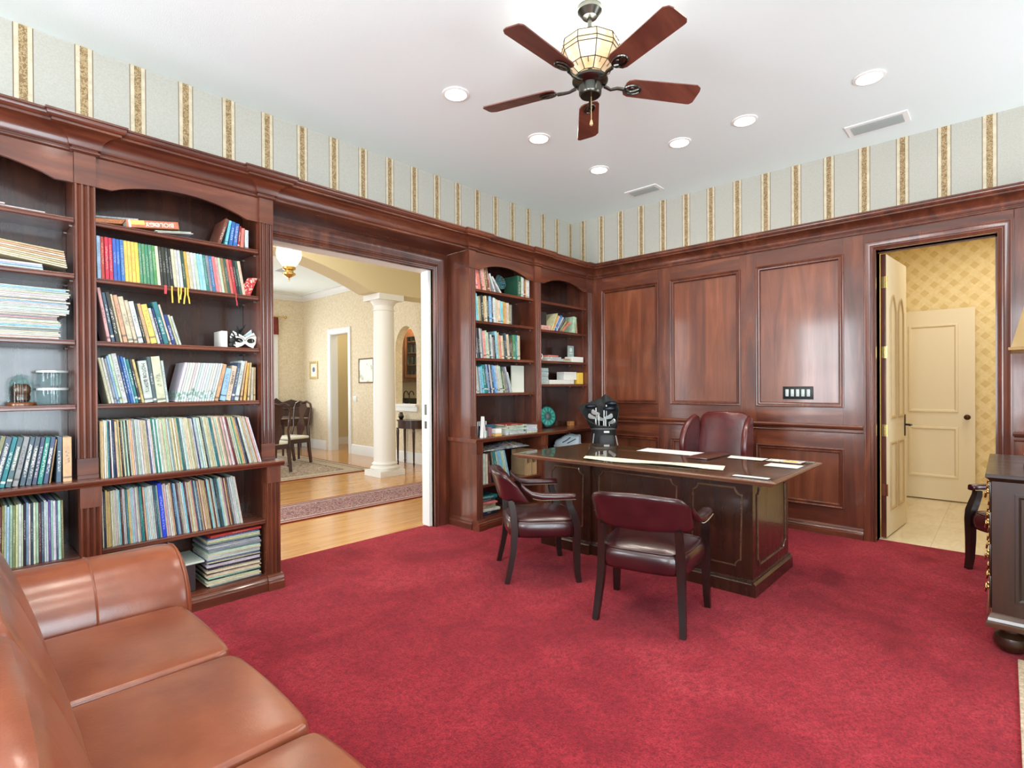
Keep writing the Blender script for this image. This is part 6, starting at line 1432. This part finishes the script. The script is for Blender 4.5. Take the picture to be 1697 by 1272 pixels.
# ------------------------------------------------------------------ ceiling fan with stained glass shade
FX, FYc, FZ = 2.364, 1.62, 2.94
fn = thing('ceiling_fan', 'five blade ceiling fan with a stained glass uplight shade', 'ceiling fan', (FX, FYc, 2.72))
C_ = (FX, FYc, 0)
obj('canopy', MB().lathe([(.065,3.3445),(.065,3.32),(.04,3.29),(.014,3.285)], C_, 28), PEWTER, fn)
obj('down_rod', MB().lathe([(.012,2.99),(.012,3.29)], C_, 16), PEWTER, fn)
obj('motor_housing', MB().lathe([(.002,2.872),(.052,2.874),(.058,2.880),(.060,2.888),(.060,2.930),(.066,2.934),(.085,2.940),(.095,2.950),(.095,2.962),(.080,2.972),(.060,2.978),(.04,2.99),(.013,2.995)], C_, 36), PEWTER, fn)
gl = NT('amber_art_glass'); gl.set(Roughness=.35, Base_Color=lin((236,208,160))); v = gl.coord(); cc = gl.ramp(gl.noise(v, 16, 4, .6, .6), [(.3, (236,190,128)), (.7, (250,232,200))]); gl.col(cc); gl.l(cc, gl.b.inputs['Emission Color']); gl.b.inputs['Emission Strength'].default_value = .12
def decag(r, z, n=10, ph=.2): return [(FX+r*cos(2*pi*i/n+ph), FYc+r*sin(2*pi*i/n+ph), z) for i in range(n)]
SR = [(.070,2.985),(.118,3.020),(.152,3.085),(.157,3.105),(.150,3.145)]
m = MB().loft([decag(r, z) for r, z in SR], caps=False); sh = obj('stained_glass_shade', m, gl.m, fn, smooth=0); md = sh.modifiers.new('Solidify', 'SOLIDIFY'); md.thickness = .003; md.offset = -1
m = MB()
for r, z in SR: m.tube(decag(r+.0015, z), .0022, 4, loop=True)
for i in range(10):
    m.tube([(FX+(r+.0015)*cos(2*pi*i/10+.2), FYc+(r+.0015)*sin(2*pi*i/10+.2), z) for r, z in SR], .0022, 4)
for i in range(10):
    a0, a1 = 2*pi*i/10+.2, 2*pi*(i+1)/10+.2
    m.tube([(FX+.0965*cos((a0+a1)/2)*.985, FYc+.0965*sin((a0+a1)/2)*.985, 3.003), (FX+(.119)*cos(a0+.5*(a1-a0))*.955, FYc+.119*sin(a0+.5*(a1-a0))*.955, 3.0205)], .0018, 4)
LEADM = plain('lead_came', (40,36,30), .5, .4)
o = obj('lead_lines', m, LEADM, fn, smooth=0); o.parent = sh; o.location = Vector(o.location)-Vector(sh.location)
m = MB()
for i in range(10):
    for k in range(3):
        a = 2*pi*(i+(k+.5)/3)/10+.2; rad = .1525*cos(pi/10)/cos((a-.2) % (2*pi/10)-pi/10)
        m.ball((FX+rad*cos(a), FYc+rad*sin(a), 3.126), .0085, seg=8, rings=5)
o = obj('glass_jewels', m, plain('jewel_glass', (252,240,214), .2, emit=(255,232,190), estr=.35), fn); o.parent = sh; o.location = Vector(o.location)-Vector(sh.location)
for k in range(5):
    a = R(36-72*k)
    # blade: flat board with clipped tip, pitched
    out = [(.195,-.030),(.205,-.048),(.23,-.058),(.59,-.068),(.615,-.052),(.622,-.030),(.622,.050),(.608,.066),(.595,.068),(.23,.058),(.205,.048),(.195,.030)]
    m = MB().prism(out, 'z', -.003, .003)
    Mx = Matrix.Translation((FX, FYc, FZ)) @ Matrix.Rotation(a, 4, 'Z') @ Matrix.Rotation(R(-13), 4, 'X')
    m.xf(Mx); b_ = obj('blade', m, W_blade, fn, smooth=0)
    m = MB()
    m.tube([(.080, 0, -.006), (.115, .006, -.018), (.15, -.004, -.014), (.185, 0, -.012)], [.010,.008,.009,.010], 8)
    m.tube([(.195+.045*(1-cos(2*pi*i/14)), .030*sin(2*pi*i/14), -.009) for i in range(14)], .006, 6, loop=True)
    m.tube([(.20, 0, -.010), (.225, .012, -.012), (.25, .004, -.012), (.27, -.010, -.011), (.285, 0, -.009)], [.008,.007,.007,.006,.004], 6)
    m.ball((.235, -.008, -.010), .012, sz=.5)
    m.xf(Mx); i_ = obj('blade_iron', m, PEWTER, fn); i_.parent = b_; i_.location = Vector(i_.location)-Vector(b_.location)
obj('pull_chain', MB().tube([(FX+.004, FYc-.004, 2.873), (FX+.004, FYc-.004, 2.745)], .0016, 6).lathe([(.002,2.752),(.006,2.745),(.008,2.735),(.009,2.722),(.002,2.716)], (FX+.004, FYc-.004, 0), 12), plain('chain_brass', (214,186,138), .35, .5), fn)
